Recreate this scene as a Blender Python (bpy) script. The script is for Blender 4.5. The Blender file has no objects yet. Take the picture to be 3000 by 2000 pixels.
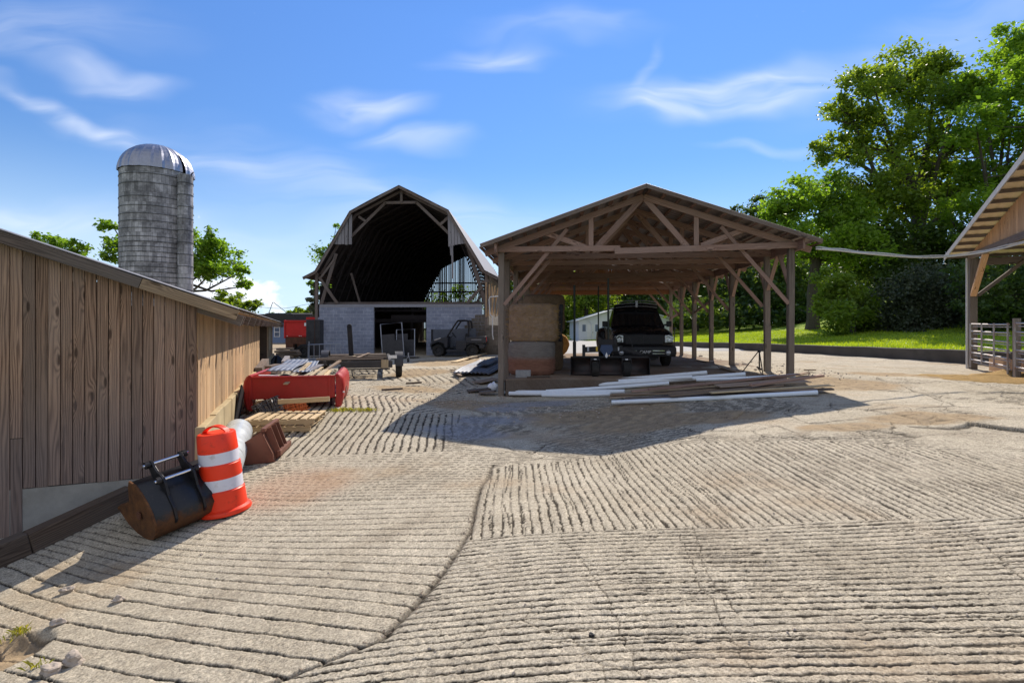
import bpy, math, random
import numpy as np
from mathutils import Vector, Matrix
R = math.radians
random.seed(11)
scene = bpy.context.scene
COL = scene.collection
# ------------------------------------------------------------------ measured camera
F, HZ, CZ = 1550.0, 960.0, 1.7
def P(px, py, d): return Vector(((px-1500)/F*d, d, CZ-(py-HZ)/F*d))

# ------------------------------------------------------------------ terrain heights (thin plate spline)
CTRL = np.array([(0,0,.05),(0,2.5,0),(3,3,.08),(6,3,.2),(-2.2,2.6,-.35),(-3.3,3.4,-.58),(-5.8,5.6,-.8),(-8,0,-.9),(8,-3,.25),(-4.55,6.3,-.47),
 (-3.45,6.3,-.47),(-4.0,5.6,-.6),(0,5,-.06),(0,6.5,-.15),(1.6,6.8,-.07),(0,9,-.12),(-2.2,8.3,-.16),(-3.6,9.2,-.16),(-4.5,10.8,0),(-3,10.8,.02),(-5.2,9.2,-.2),(-5,18,.04),(-11,30,.1),(-1.5,30,.12),
 (-.3,13.4,-.1),(3.4,12.8,.18),(7,12.6,.5),(5.6,8.5,.33),(10,9,.32),(15,17.3,.36),(16.4,18.8,.42),(11,36,.42),(2,18,.25),(5,24,.3),(5,45,.25),(10,58,.33),(-20,30,0),(-22,10,-.3),
 (30,20,.5),(-20,60,.2),(40,60,.5),(20,0,.4),(-25,-10,-.6),(0,80,.4),(6,5,.22),(3,7,.14)], float)
def _tps():
    p = CTRL[:,:2]; n = len(p)
    d2 = ((p[:,None]-p[None])**2).sum(-1)
    K = np.where(d2>0, .5*d2*np.log(d2+1e-12), 0) + np.eye(n)*.3
    Q = np.hstack([np.ones((n,1)), p])
    A = np.block([[K,Q],[Q.T,np.zeros((3,3))]])
    return np.linalg.solve(A, np.concatenate([CTRL[:,2], np.zeros(3)]))
W = _tps()
def HN(x, y):
    x = np.clip(np.asarray(x,float), -40, 45); y = np.clip(np.asarray(y,float), -15, 90)
    o = W[-3] + W[-2]*x + W[-1]*y
    for i,(cx,cy,_) in enumerate(CTRL):
        d2 = (x-cx)**2+(y-cy)**2
        o = o + W[i]*.5*d2*np.log(d2+1e-12)
    return np.clip(o, -1.2, .9)
def H(x, y): return float(HN(x, y))
def G(px, py, dz=0.0, lo=1.5, hi=70):
    f = lambda d: CZ-(py-HZ)/F*d - H((px-1500)/F*d, d) - dz
    d = lo
    while d < hi and f(d) > 0: d += .1
    a, b = d-.1, d
    for _ in range(20):
        m = (a+b)/2
        if f(m) > 0: a = m
        else: b = m
    return P(px, py, (a+b)/2)

# ------------------------------------------------------------------ object helpers
TM = {}
def tag(o, label=None, cat=None, group=None, kind=None):
    if label: o['label'] = label
    if cat: o['category'] = cat
    if group: o['group'] = group
    if kind: o['kind'] = kind
    return o
def thing(name, label, cat, loc=(0,0,0), rz=0, group=None, M=None):
    o = bpy.data.objects.new(name, None); COL.objects.link(o)
    o.empty_display_size = .2
    m = M if M is not None else Matrix.Translation(Vector(loc)) @ Matrix.Rotation(rz,4,'Z')
    o.matrix_world = m; TM[o.name] = m.copy()
    return tag(o, label, cat, group)
def dup(root, M, label=None, group=None):
    r = root.copy(); COL.objects.link(r); r.matrix_world = M; TM[r.name] = M.copy()
    if label: r['label'] = label
    if group: r['group'] = group
    for ch in [c for c in bpy.data.objects if c.parent == root]:
        c = ch.copy(); COL.objects.link(c); c.parent = r
        for g in [q for q in bpy.data.objects if q.parent == ch]:
            d = g.copy(); COL.objects.link(d); d.parent = c
    return r
class MB:
    def __init__(s): s.v=[]; s.f=[]; s.uv=[]; s.r=[]; s.mi=[]; s.cur=0
    def face(s, idx, uv=None, r=0.5):
        s.f.append(tuple(idx)); s.uv.append(uv if uv else [(s.v[i][0]+.37*s.v[i][1], s.v[i][2]+.21*s.v[i][1]) for i in idx]); s.r.append(r); s.mi.append(s.cur)
    def beam(s, p0, p1, w, h, up=(0,0,1), r=None, w1=None, h1=None):
        r = random.random() if r is None else r
        p0, p1 = Vector(p0), Vector(p1); d = p1-p0; L = d.length; d.normalize(); up = Vector(up)
        if abs(d.dot(up)) > .99: up = Vector((0,1,0))
        sx = d.cross(up).normalized(); sy = sx.cross(d).normalized()
        b = len(s.v)
        for p,ww,hh in ((p0,w,h),(p1,w1 or w,h1 or h)):
            for a,c in ((-1,-1),(1,-1),(1,1),(-1,1)): s.v.append(tuple(p+sx*a*ww/2+sy*c*hh/2))
        for k in range(4):
            k2=(k+1)%4; u0 = k*.31; wd = w if k%2==0 else h
            s.face((b+k,b+k2,b+4+k2,b+4+k), [(u0,0),(u0+wd,0),(u0+wd,L),(u0,L)], r)
        s.face((b+3,b+2,b+1,b), [(0,0),(w,0),(w,h),(0,h)], r); s.face((b+4,b+5,b+6,b+7), [(0,0),(w,0),(w,h),(0,h)], r)
        return s
    def box(s, x0,x1,y0,y1,z0,z1, r=None):
        a=[abs(x1-x0),abs(y1-y0),abs(z1-z0)]; k=a.index(max(a)); cx,cy,cz=(x0+x1)/2,(y0+y1)/2,(z0+z1)/2
        if k==0: return s.beam((x0,cy,cz),(x1,cy,cz),a[1],a[2],(0,0,1),r)
        if k==1: return s.beam((cx,y0,cz),(cx,y1,cz),a[0],a[2],(0,0,1),r)
        return s.beam((cx,cy,z0),(cx,cy,z1),a[0],a[1],(0,1,0),r)
    def tube(s, pts, rad, n=8, r=None, closed=False, caps=True):
        r = random.random() if r is None else r
        pts=[Vector(p) for p in pts]; m=len(pts); b=len(s.v); up=None; L=0
        rads = rad if isinstance(rad,(list,tuple)) else [rad]*m
        Ls=[]
        for i,p in enumerate(pts):
            if closed: t=(pts[(i+1)%m]-pts[i-1])
            else: t=(pts[min(i+1,m-1)]-pts[max(i-1,0)])
            t.normalize()
            if up is None:
                up=Vector((0,0,1)) if abs(t.z)<.9 else Vector((1,0,0))
            sx=t.cross(up).normalized(); up=sx.cross(t).normalized()
            if i: L+=(pts[i]-pts[i-1]).length
            Ls.append(L)
            for k in range(n):
                a=2*math.pi*k/n; s.v.append(tuple(p+(sx*math.cos(a)+up*math.sin(a))*rads[i]))
        for i in range(m if closed else m-1):
            j=(i+1)%m
            for k in range(n):
                k2=(k+1)%n; u0=k/n*6.28*rads[i]; u1=(k+1)/n*6.28*rads[i]; l1=Ls[j] if j else Ls[i]+.1
                s.face((b+i*n+k,b+i*n+k2,b+j*n+k2,b+j*n+k), [(u0,Ls[i]),(u1,Ls[i]),(u1,l1),(u0,l1)], r)
        if caps and not closed:
            s.face([b+k for k in range(n)][::-1],None,r); s.face([b+(m-1)*n+k for k in range(n)],None,r)
        return s
    def lathe(s, prof, n=24, M=None, r=.5, a0=0, a1=2*math.pi):
        M = M or Matrix(); b=len(s.v); m=len(prof); full=abs(a1-a0-2*math.pi)<1e-6; nn=n if full else n+1
        for rr,z in prof:
            for k in range(nn):
                a=a0+(a1-a0)*k/n; s.v.append(tuple(M@Vector((rr*math.cos(a),rr*math.sin(a),z))))
        acc=0
        for i in range(m-1):
            L=math.hypot(prof[i+1][0]-prof[i][0],prof[i+1][1]-prof[i][1]); rm=max(prof[i][0],prof[i+1][0])
            for k in range(n):
                k2=(k+1)%nn; u0=(a1-a0)*k/n*rm; u1=(a1-a0)*(k+1)/n*rm
                s.face((b+i*nn+k,b+i*nn+k2,b+(i+1)*nn+k2,b+(i+1)*nn+k), [(u0,acc),(u1,acc),(u1,acc+L),(u0,acc+L)], r)
            acc+=L
        return s
    def prism(s, poly, o, ax, ay, th, r=None):   # polygon in plane (ax, ay) at o, thickness vector th
        r = random.random() if r is None else r
        o,ax,ay,th=Vector(o),Vector(ax),Vector(ay),Vector(th); b=len(s.v); n=len(poly)
        for t in (0,1):
            for x,y in poly: s.v.append(tuple(o+ax*x+ay*y+th*t))
        s.face([b+i for i in range(n)][::-1], [poly[i] for i in range(n)][::-1], r)
        s.face([b+n+i for i in range(n)], list(poly), r)
        acc=0
        for i in range(n):
            j=(i+1)%n; L=math.hypot(poly[j][0]-poly[i][0],poly[j][1]-poly[i][1])
            s.face((b+i,b+j,b+n+j,b+n+i), [(acc,0),(acc+L,0),(acc+L,th.length),(acc,th.length)], r); acc+=L
        return s
    def loft(s, secs, r=.5, caps=True, closed=True):
        b=len(s.v); n=len(secs[0])
        for sec in secs:
            for p in sec: s.v.append(tuple(p))
        for i in range(len(secs)-1):
            for k in range(n if closed else n-1):
                k2=(k+1)%n; s.face((b+i*n+k,b+i*n+k2,b+(i+1)*n+k2,b+(i+1)*n+k),None,r)
        if caps: s.face([b+k for k in range(n)][::-1],None,r); s.face([b+(len(secs)-1)*n+k for k in range(n)],None,r)
        return s
    def grid(s, fn, nu, nv, r=.5, uvs=1.0):
        b=len(s.v)
        for j in range(nv+1):
            for i in range(nu+1): s.v.append(tuple(fn(i/nu,j/nv)))
        for j in range(nv):
            for i in range(nu):
                q=b+j*(nu+1)+i
                s.face((q,q+1,q+nu+2,q+nu+1),[(i/nu*uvs,j/nv*uvs),((i+1)/nu*uvs,j/nv*uvs),((i+1)/nu*uvs,(j+1)/nv*uvs),(i/nu*uvs,(j+1)/nv*uvs)],r)
        return s
    def build(s, name, mats, parent=None, world=False, smooth=False, bevel=0, loc=None, solid=0):
        if not isinstance(mats,(list,tuple)): mats=[mats]
        vs=s.v
        if parent is not None:
            if world:
                I=TM[parent.name].inverted(); vs=[tuple(I@Vector(v)) for v in vs]
        else:
            a=np.array(vs)
            if loc is None: loc=((a[:,0].min()+a[:,0].max())/2,(a[:,1].min()+a[:,1].max())/2,a[:,2].min())
            vs=[(v[0]-loc[0],v[1]-loc[1],v[2]-loc[2]) for v in vs]
        me=bpy.data.meshes.new(name); me.from_pydata(vs,[],s.f)
        for m in mats: me.materials.append(m)
        me.polygons.foreach_set('material_index', s.mi)
        at=me.attributes.new('rnd','FLOAT','FACE'); at.data.foreach_set('value', s.r)
        ul=me.uv_layers.new(name='UVMap'); flat=[c for u in s.uv for q in u for c in q]
        ul.data.foreach_set('uv', flat)
        if smooth:
            me.polygons.foreach_set('use_smooth',[True]*len(s.f))
        me.update()
        o=bpy.data.objects.new(name,me); COL.objects.link(o)
        if parent is not None: o.parent=parent; TM[o.name]=TM[parent.name]
        else: o.location=loc; TM[o.name]=Matrix.Translation(Vector(loc))
        if solid: md=o.modifiers.new('s','SOLIDIFY'); md.thickness=solid; md.offset=0
        if bevel: md=o.modifiers.new('b','BEVEL'); md.width=bevel; md.segments=2; md.limit_method='ANGLE'; md.angle_limit=R(35)
        if smooth:
            try: me.set_sharp_from_angle(angle=R(38))
            except Exception: pass
        return o
def npmesh(name, V, Fq, mats, parent=None, rnd=None, loc=(0,0,0), smooth=False):
    me=bpy.data.meshes.new(name); V=np.asarray(V,np.float32); Fq=np.asarray(Fq,np.int32); k=Fq.shape[1]
    me.vertices.add(len(V)); me.vertices.foreach_set('co',V.ravel())
    me.loops.add(Fq.size); me.loops.foreach_set('vertex_index',Fq.ravel())
    me.polygons.add(len(Fq)); me.polygons.foreach_set('loop_start',np.arange(0,Fq.size,k,dtype=np.int32))
    me.update(calc_edges=True)
    if rnd is not None: at=me.attributes.new('rnd','FLOAT','FACE'); at.data.foreach_set('value',np.asarray(rnd,np.float32))
    me.polygons.foreach_set('use_smooth',np.full(len(Fq),smooth))
    me.materials.append(mats)
    o=bpy.data.objects.new(name,me); COL.objects.link(o)
    if parent is not None: o.parent=parent; TM[o.name]=TM[parent.name]
    else: o.location=loc
    return o

# ------------------------------------------------------------------ materials
class NT:
    def __init__(s, name):
        s.m=bpy.data.materials.new(name); s.m.use_nodes=True; s.t=s.m.node_tree; s.t.nodes.clear()
        s.out=s.t.nodes.new('ShaderNodeOutputMaterial')
    def n(s, typ, ins=None, **kw):
        nd=s.t.nodes.new('ShaderNode'+typ)
        for k,v in kw.items(): setattr(nd,k,v)
        for k,v in (ins or {}).items(): s.set(nd.inputs[k],v)
        return nd
    def set(s, sock, v):
        if isinstance(v,bpy.types.NodeSocket): s.t.links.new(v,sock)
        elif isinstance(v,bpy.types.Node): s.t.links.new(v.outputs[0],sock)
        elif isinstance(v,(tuple,list)) and sock.type=='RGBA' and len(v)==3: sock.default_value=(*v,1)
        else: sock.default_value=v
    def math(s, op, a, b=0.0, c=None):
        ins={0:a,1:b}
        if c is not None: ins[2]=c
        return s.n('Math',ins,operation=op).outputs[0]
    def mix(s, f, a, b, bt='MIX'):
        nd=s.n('Mix',data_type='RGBA',blend_type=bt)
        s.set(nd.inputs[0],f); s.set(nd.inputs[6],a); s.set(nd.inputs[7],b); return nd.outputs[2]
    def noise(s, vec, scale=5, detail=3, rough=.5, dist=0):
        return s.n('TexNoise',{'Vector':vec,'Scale':scale,'Detail':detail,'Roughness':rough,'Distortion':dist}).outputs[0]
    def mr(s, v, a, b, c=0., d=1., smooth=False):
        return s.n('MapRange',{0:v,1:a,2:b,3:c,4:d},interpolation_type='SMOOTHSTEP' if smooth else 'LINEAR').outputs[0]
    def obj(s): return s.n('TexCoord').outputs['Object']
    def pos(s): return s.n('NewGeometry').outputs['Position']
    def uv(s): return s.n('UVMap').outputs[0]
    def rnd(s): return s.n('Attribute',attribute_name='rnd').outputs['Fac']
    def xyz(s, x, y, z): return s.n('CombineXYZ',{0:x,1:y,2:z}).outputs[0]
    def sep(s, v): return s.n('SeparateXYZ',{0:v}).outputs
    def scale(s, v, sc): return s.n('Mapping',{0:v,'Scale':sc}).outputs[0]
    def bump(s, h, strength=.5, dist=.01, nrm=None):
        ins={'Height':h,'Strength':strength,'Distance':dist}
        if nrm is not None: ins['Normal']=nrm
        return s.n('Bump',ins).outputs[0]
    def done(s, col, rough=.8, metal=0., nrm=None, spec=.4, **kw):
        b=s.n('BsdfPrincipled',{'Base Color':col,'Roughness':rough,'Metallic':metal,'Specular IOR Level':spec})
        if nrm is not None: s.set(b.inputs['Normal'],nrm)
        for k,v in kw.items(): s.set(b.inputs[k.replace('_',' ')],v)
        s.t.links.new(b.outputs[0],s.out.inputs[0]); return s.m
def wood(name, dark, light, grey=(.2,.18,.16), greyamt=.4, var=.45, knots=.6, rough=.85, grainf=1.0, bot=None):
    t=NT(name); u,v,_=t.sep(t.uv()); r=t.rnd()
    r2=t.n('TexWhiteNoise',{'W':r},noise_dimensions='1D').outputs[0]
    uu=t.math('MULTIPLY_ADD',r,17.3,u); vv=t.math('MULTIPLY_ADD',r,71.7,v); w=t.math('MULTIPLY',r,29.)
    n1=t.noise(t.scale(t.xyz(uu,vv,w),(6,.5,1)),1,2)
    vo=t.n('TexVoronoi',{'Vector':t.scale(t.xyz(uu,vv,0),(4.5,1.15,1)),'Scale':1.,'Randomness':.9},voronoi_dimensions='2D')
    d=vo.outputs['Distance']; kc=t.sep(vo.outputs['Color'])[0]; keep=t.math('GREATER_THAN',kc,1-knots)
    kn=t.math('MULTIPLY',t.mr(d,0,.3,1,0,True),keep)
    f=t.math('ADD',t.math('MULTIPLY',uu,230*grainf),t.math('ADD',t.math('MULTIPLY',n1,44),t.math('MULTIPLY',kn,16)))
    g=t.math('MULTIPLY_ADD',t.math('SINE',f),.5,.5); g=t.math('POWER',g,.7)
    fine=t.noise(t.scale(t.xyz(uu,vv,w),(150,3.5,1)),1,2)
    mixf=t.math('ADD',t.math('MULTIPLY',g,.42),t.math('MULTIPLY',fine,.58))
    c=t.mix(t.mr(mixf,.2,.8),dark,light)
    stk=t.noise(t.scale(t.xyz(uu,vv,w),(28,1.6,1)),1,3,.6); c=t.mix(t.mr(stk,.62,.72,0,.65),c,tuple(min(.8,x*1.35) for x in light)); c=t.mix(t.mr(stk,.3,.38,.6,0),c,tuple(x*.6 for x in dark))
    big=t.noise(t.scale(t.xyz(uu,vv,w),(1.5,.7,1)),1,3)
    c=t.mix(t.math('MULTIPLY',t.mr(big,.35,.65),greyamt),c,grey)
    c=t.mix(t.math('MULTIPLY',t.mr(d,.045,.1,1,0,True),t.math('MULTIPLY',keep,.75)),c,tuple(x*.35 for x in dark))
    br=t.math('MULTIPLY_ADD',r2,var,1-var*.5)
    c=t.mix(1.0,c,t.xyz(br,br,br),'MULTIPLY')
    if bot:
        z_=t.sep(t.pos())[2]; c=t.mix(t.math('MULTIPLY',t.mr(t.math('ADD',z_,t.math('MULTIPLY',big,.5)),.3,1.6,1,0,True),.6),c,t.mix(mixf,tuple(x*.5 for x in bot),tuple(x*1.35 for x in bot)))
    nb=t.bump(mixf,.35,.006)
    return t.done(c,rough,0,nb,.25)
def plain(name, col, rough=.5, metal=0., var=.15, nscale=8., bump=.1, spec=.4, spots=None, dust=None, **kw):
    t=NT(name); o=t.pos(); n=t.noise(o,nscale,4,.6)
    b=t.mr(n,.25,.75,1-var,1+var)
    c=t.mix(1.,col,t.xyz(b,b,b),'MULTIPLY')
    if spots:
        sc,lo,hi,am=spots[1:]
        c=t.mix(t.math('MULTIPLY',t.mr(t.noise(o,sc,5,.65),lo,hi),am),c,spots[0])
    n2=t.noise(o,nscale*9,3)
    nb=t.bump(n2,bump,.004) if bump else None
    ro=t.mr(n,.3,.7,max(.02,rough-.1),min(1,rough+.1))
    return t.done(c,ro,metal,nb,spec,**kw)
def metal_sheet(name, col, rough=.45, rust=.2, met=.7):
    t=NT(name); o=t.pos(); n=t.noise(o,3,4,.6); b=t.mr(n,.25,.75,.8,1.15)
    c=t.mix(1.,col,t.xyz(b,b,b),'MULTIPLY'); c=t.mix(t.math('MULTIPLY',t.mr(t.noise(o,1.3,5,.7),.5,.7),rust),c,(.16,.07,.03))
    return t.done(c,t.mr(n,.2,.8,rough-.12,rough+.15),met,t.bump(n,.1,.01),.4)
def blocks(name, c1, c2, mortar, bw=.4, bh=.2, mw=.012, dirt=None, rough=.9, contrast=1.):
    t=NT(name); uv=t.uv(); o=t.pos()
    bk=t.n('TexBrick',{'Vector':uv,'Color1':c1,'Color2':c2,'Mortar':mortar,'Scale':1.,'Mortar Size':mw*.5,'Mortar Smooth':.2,'Bias':0.,'Brick Width':bw,'Row Height':bh})
    bk.offset=.5
    n=t.noise(o,6,5,.6); b=t.mr(n,.25,.75,.8,1.2); c=t.mix(1.,bk.outputs[0],t.xyz(b,b,b),'MULTIPLY')
    if dirt: c=t.mix(t.math('MULTIPLY',t.mr(t.noise(o,.9,5,.7),.42,.62),dirt[1]),c,dirt[0])
    h=t.math('ADD',t.math('MULTIPLY',bk.outputs[1],-1.),t.math('MULTIPLY',t.noise(o,60,3),.25))
    return t.done(c,rough,0,t.bump(h,.5,.01),.25)
def leafmat(name, c0, c1, trans=.45, tcol=None):
    t=NT(name); r=t.rnd(); o=t.pos()
    c=t.mix(r,c0,c1); c=t.mix(t.math('MULTIPLY',t.mr(t.noise(o,.5,3),.4,.65),.5),c,tuple(x*1.35 for x in c1))
    tc=t.mix(1.,c,tcol or (1.9,1.75,.55),'MULTIPLY')
    a=t.n('BsdfPrincipled',{'Base Color':c,'Roughness':.45,'Specular IOR Level':.35}); b=t.n('BsdfTranslucent',{'Color':tc})
    m=t.n('MixShader',{0:trans,1:a.outputs[0],2:b.outputs[0]}); t.t.links.new(m.outputs[0],t.out.inputs[0]); return t.m
def glassmat(name, col=(.9,.95,1), rough=.02, alpha=1.):
    t=NT(name); return t.done(col,rough,0,None,.6,Transmission_Weight=alpha)
M={}
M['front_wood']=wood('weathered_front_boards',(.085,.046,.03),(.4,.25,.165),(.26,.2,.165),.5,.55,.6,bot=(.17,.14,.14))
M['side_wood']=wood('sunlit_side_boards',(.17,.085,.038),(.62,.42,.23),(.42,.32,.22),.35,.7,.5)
M['rake_wood']=wood('grey_rake_board',(.06,.045,.038),(.2,.15,.125),(.2,.17,.15),.6,.3,.4)
M['truss_wood']=wood('truss_lumber',(.15,.085,.065),(.42,.275,.215),(.33,.24,.205),.5,.45,.4)
M['post_wood']=wood('treated_post',(.085,.068,.055),(.27,.22,.18),(.25,.215,.185),.5,.4,.4)
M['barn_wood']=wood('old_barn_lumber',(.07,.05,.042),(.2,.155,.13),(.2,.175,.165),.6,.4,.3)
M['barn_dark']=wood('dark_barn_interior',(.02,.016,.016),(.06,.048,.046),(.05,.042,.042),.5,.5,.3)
M['barn_grey']=wood('grey_barn_siding',(.13,.12,.125),(.32,.3,.31),(.3,.29,.31),.6,.3,.3)
M['orange_wood']=wood('fresh_gable_boards',(.3,.15,.075),(.7,.45,.26),(.5,.34,.22),.3,.3,.6)
M['back_gable_wood']=wood('reddish_gable_boards',(.2,.085,.045),(.42,.21,.11),(.3,.18,.12),.3,.3,.5)
M['pale_wood']=wood('pale_pine',(.4,.28,.15),(.68,.54,.34),(.5,.44,.34),.3,.4,.4)
M['plank']=wood('old_plank',(.13,.085,.055),(.36,.26,.18),(.3,.25,.2),.5,.6,.3)
M['pallet']=wood('pallet_wood',(.34,.24,.13),(.62,.48,.29),(.5,.4,.28),.3,.4,.3)
M['kerb_wood']=wood('dark_kerb_timber',(.045,.03,.022),(.13,.095,.07),(.12,.1,.085),.5,.2,.2)
M['roof_under']=metal_sheet('roof_underside_metal',(.31,.27,.26),.5,.35,.35)
M['purlin_wood']=wood('dark_purlin',(.1,.055,.042),(.25,.15,.115),(.18,.125,.1),.4,.5,.3)
M['galv']=metal_sheet('galvanised_roof',(.2,.2,.22),.6,.25,.4)
M['rusty_sheet']=metal_sheet('blue_grey_roof_sheet',(.2,.22,.26),.5,.45,.5)
M['dome']=metal_sheet('dome_aluminium',(.36,.37,.42),.4,.03,.85)
M['cream_panel']=plain('cream_roof_panel',(.8,.67,.48),.6,0,.1)
M['conc']=plain('foundation_concrete',(.3,.29,.27),.9,0,.2,5,.3,.2,spots=((.2,.18,.15),2.,.45,.7,.5))
M['conc_warm']=plain('warm_foundation_block',(.46,.37,.22),.9,0,.25,5,.3,.2,spots=((.22,.17,.1),2.5,.45,.7,.6))
M['conc_dark']=plain('dark_kerb_concrete',(.105,.095,.085),.9,0,.3,3,.3,.2,spots=((.05,.045,.04),1.5,.45,.65,.6))
M['cinder']=plain('cinder_block_grey',(.3,.3,.3),.95,0,.2,20,.4,.2)
M['block']=blocks('new_block_wall',(.22,.245,.32),(.31,.335,.42),(.45,.47,.54),.4,.2,.018,((.19,.21,.27),.45))
M['oldblock']=blocks('old_block_wall',(.13,.115,.1),(.2,.175,.15),(.26,.23,.2),.4,.2,.016,((.1,.08,.06),.5))
M['lintel']=plain('lintel_concrete',(.28,.28,.31),.9,0,.15)
M['stave']=blocks('silo_staves',(.25,.25,.265),(.5,.5,.53),(.16,.16,.17),.27,.76,.02,((.07,.07,.076),.7))
M['blackmetal']=plain('black_steel',(.018,.018,.022),.45,.3,.3,6,.1,.4,spots=((.06,.04,.03),3.,.5,.75,.4))
M['darksteel']=plain('dark_painted_steel',(.05,.048,.05),.5,.2,.3,6,.1)
M['truckpaint']=plain('black_truck_paint',(.006,.006,.008),.28,0,.1,2,0,.28)
M['faded_navy']=plain('faded_navy_panel',(.1,.11,.135),.6,.1,.2,4)
M['utvpaint']=plain('dark_blue_black_plastic',(.022,.025,.035),.35,0,.15,3,0,.5)
M['rubber']=plain('tyre_rubber',(.03,.029,.028),.85,0,.25,12,.3,.25,spots=((.1,.085,.07),4.,.5,.8,.5))
M['chrome']=plain('chrome',(.75,.76,.8),.12,1.,.05,4,0)
M['darkglass']=plain('tinted_glass',(.01,.011,.014),.04,0,0,4,0,.8)
M['lens']=plain('headlamp_lens',(.55,.58,.62),.12,.4,.2,40,.2,.8)
M['red']=plain('faded_red_paint',(.4,.022,.018),.42,0,.15,3,.04,.4,spots=((.28,.02,.015),5.,.55,.8,.5))
M['redtruck']=plain('bright_red_paint',(.55,.02,.018),.4,0,.12,2,.02,.4)
M['rustdark']=plain('brown_rusty_steel',(.13,.055,.032),.75,.1,.35,7,.25,.3,spots=((.05,.025,.018),5.,.45,.7,.7))
M['brownpaint']=plain('brown_bucket_paint',(.17,.07,.045),.55,.1,.2,6,.1,.35,spots=((.07,.03,.02),4.,.5,.72,.6))
M['rustwire']=plain('rust_wire',(.55,.15,.05),.8,.1,.3,15,.2)
M['blackplastic']=plain('black_wire_coil',(.1,.105,.12),.35,.4,.3,12,.1,.5)
M['orange']=plain('barrel_orange',(.86,.045,.012),.42,0,.1,5,.04,.4,spots=((.4,.035,.015),11.,.58,.72,.55))
M['white_band']=plain('reflective_white_band',(.68,.69,.78),.35,0,.08,5,.03,.5,spots=((.36,.33,.31),10.,.57,.72,.6))
M['pvc']=plain('white_pvc',(.72,.78,.84),.38,0,.06,3,.02,.45,spots=((.5,.48,.42),3.,.55,.8,.35))
M['wrap']=plain('silver_pipe_wrap',(.5,.54,.56),.32,.1,.1,5,0,.5)
M['tarp']=plain('black_tarp',(.012,.012,.014),.6,0,.2,9,.2)
M['bag']=plain('white_plastic_bag',(.72,.76,.82),.35,0,.1,9,.2)
M['whitewall']=plain('white_siding',(.72,.75,.8),.6,0,.06,2,.05)
M['whiteroof']=metal_sheet('white_metal_roof',(.75,.78,.8),.4,.0,.2)
M['housewall']=plain('blue_grey_siding',(.2,.27,.42),.7,0,.1)
M['darkroof']=plain('dark_shingles',(.035,.035,.04),.85,0,.2,6,.2)
M['paneblue']=plain('window_pane',(.08,.12,.2),.08,0,.1,4,0,.7)
M['labelwhite']=plain('white_sticker',(.8,.8,.8),.5,0,.03)
M['yellow']=plain('yellow_sticker',(.75,.5,.06),.5,0,.05)
M['bluesign']=plain('dark_blue_sign',(.035,.06,.13),.4,0,.1)
M['greenpole']=plain('dark_green_pole',(.03,.04,.035),.5,.3,.2)
M['galvpipe']=plain('grey_galvanised_pipe',(.38,.39,.43),.45,.5,.15,6,.05)
M['gatepipe']=plain('worn_gate_pipe',(.42,.4,.4),.5,.4,.25,6,.05,.4,spots=((.3,.12,.08),2.2,.5,.68,.7))
M['rock']=plain('pale_rock',(.4,.34,.28),.9,0,.25,14,.5,.2)
M['conduit']=plain('white_conduit',(.62,.62,.63),.5,0,.08)
M['seat']=plain('black_seat',(.02,.02,.022),.6,0,.1)
M['tail']=plain('red_lamp',(.5,.01,.01),.2,0,.05,4,0,.6)
def haymat(name, c0, c1):
    t=NT(name); o=t.obj(); u,v,_=t.sep(t.uv())
    n=t.noise(t.scale(t.xyz(u,v,0),(9,60,1)),1,4,.65,1.5); n2=t.noise(o,5,5,.7); n3=t.noise(o,90,3,.7,2.)
    c=t.mix(t.mr(t.math('ADD',t.math('MULTIPLY',n,.5),t.math('MULTIPLY',n3,.5)),.3,.7),c0,c1); b=t.mr(n2,.25,.75,.72,1.25); c=t.mix(1.,c,t.xyz(b,b,b),'MULTIPLY')
    return t.done(c,.95,0,t.bump(t.math('ADD',n,n3),.9,.03),.15)
M['hay']=haymat('straw_hay',(.22,.145,.095),(.6,.43,.3)); M['haywrap']=haymat('net_wrapped_hay',(.17,.105,.075),(.3,.19,.13))
t=NT('net_wrapped_bale'); o_=t.obj(); n=t.noise(t.scale(o_,(6,6,40)),1,4,.65); n2=t.noise(o_,60,3,.7); z_=t.sep(o_)[2]
c=t.mix(t.mr(t.math('ADD',z_,t.math('MULTIPLY_ADD',n,.12,-.06)),.42,.54),t.mix(n2,(.16,.075,.05),(.3,.15,.1)),t.mix(n2,(.13,.115,.105),(.27,.24,.215))); k=t.mr(n,.3,.7,.75,1.2); c=t.mix(1.,c,t.xyz(k,k,k),'MULTIPLY')
M['haywrap']=t.done(c,.85,0,t.bump(n2,.6,.02),.2)
M['haygrey']=haymat('weathered_hay',(.13,.09,.06),(.34,.24,.15)); M['hayorange']=haymat('golden_hay',(.3,.14,.04),(.62,.36,.12))
M['haydirt']=haymat('loose_straw',(.34,.2,.07),(.66,.46,.2))
M['leaf_big']=leafmat('maple_leaf',(.085,.15,.026),(.185,.265,.042),.54)
M['leaf_bright']=leafmat('bright_leaf',(.09,.17,.022),(.2,.3,.042),.54,(1.6,1.7,.55))
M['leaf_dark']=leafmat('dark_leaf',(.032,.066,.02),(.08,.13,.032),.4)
M['leaf_needle']=leafmat('cedar_needle',(.03,.046,.026),(.07,.088,.046),.25,(1.3,1.3,.8))
M['bark']=wood('tree_bark',(.03,.025,.02),(.1,.085,.065),(.09,.085,.075),.5,.2,.0)
M['weed']=leafmat('weed_leaf',(.14,.17,.02),(.36,.34,.05),.35)
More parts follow.
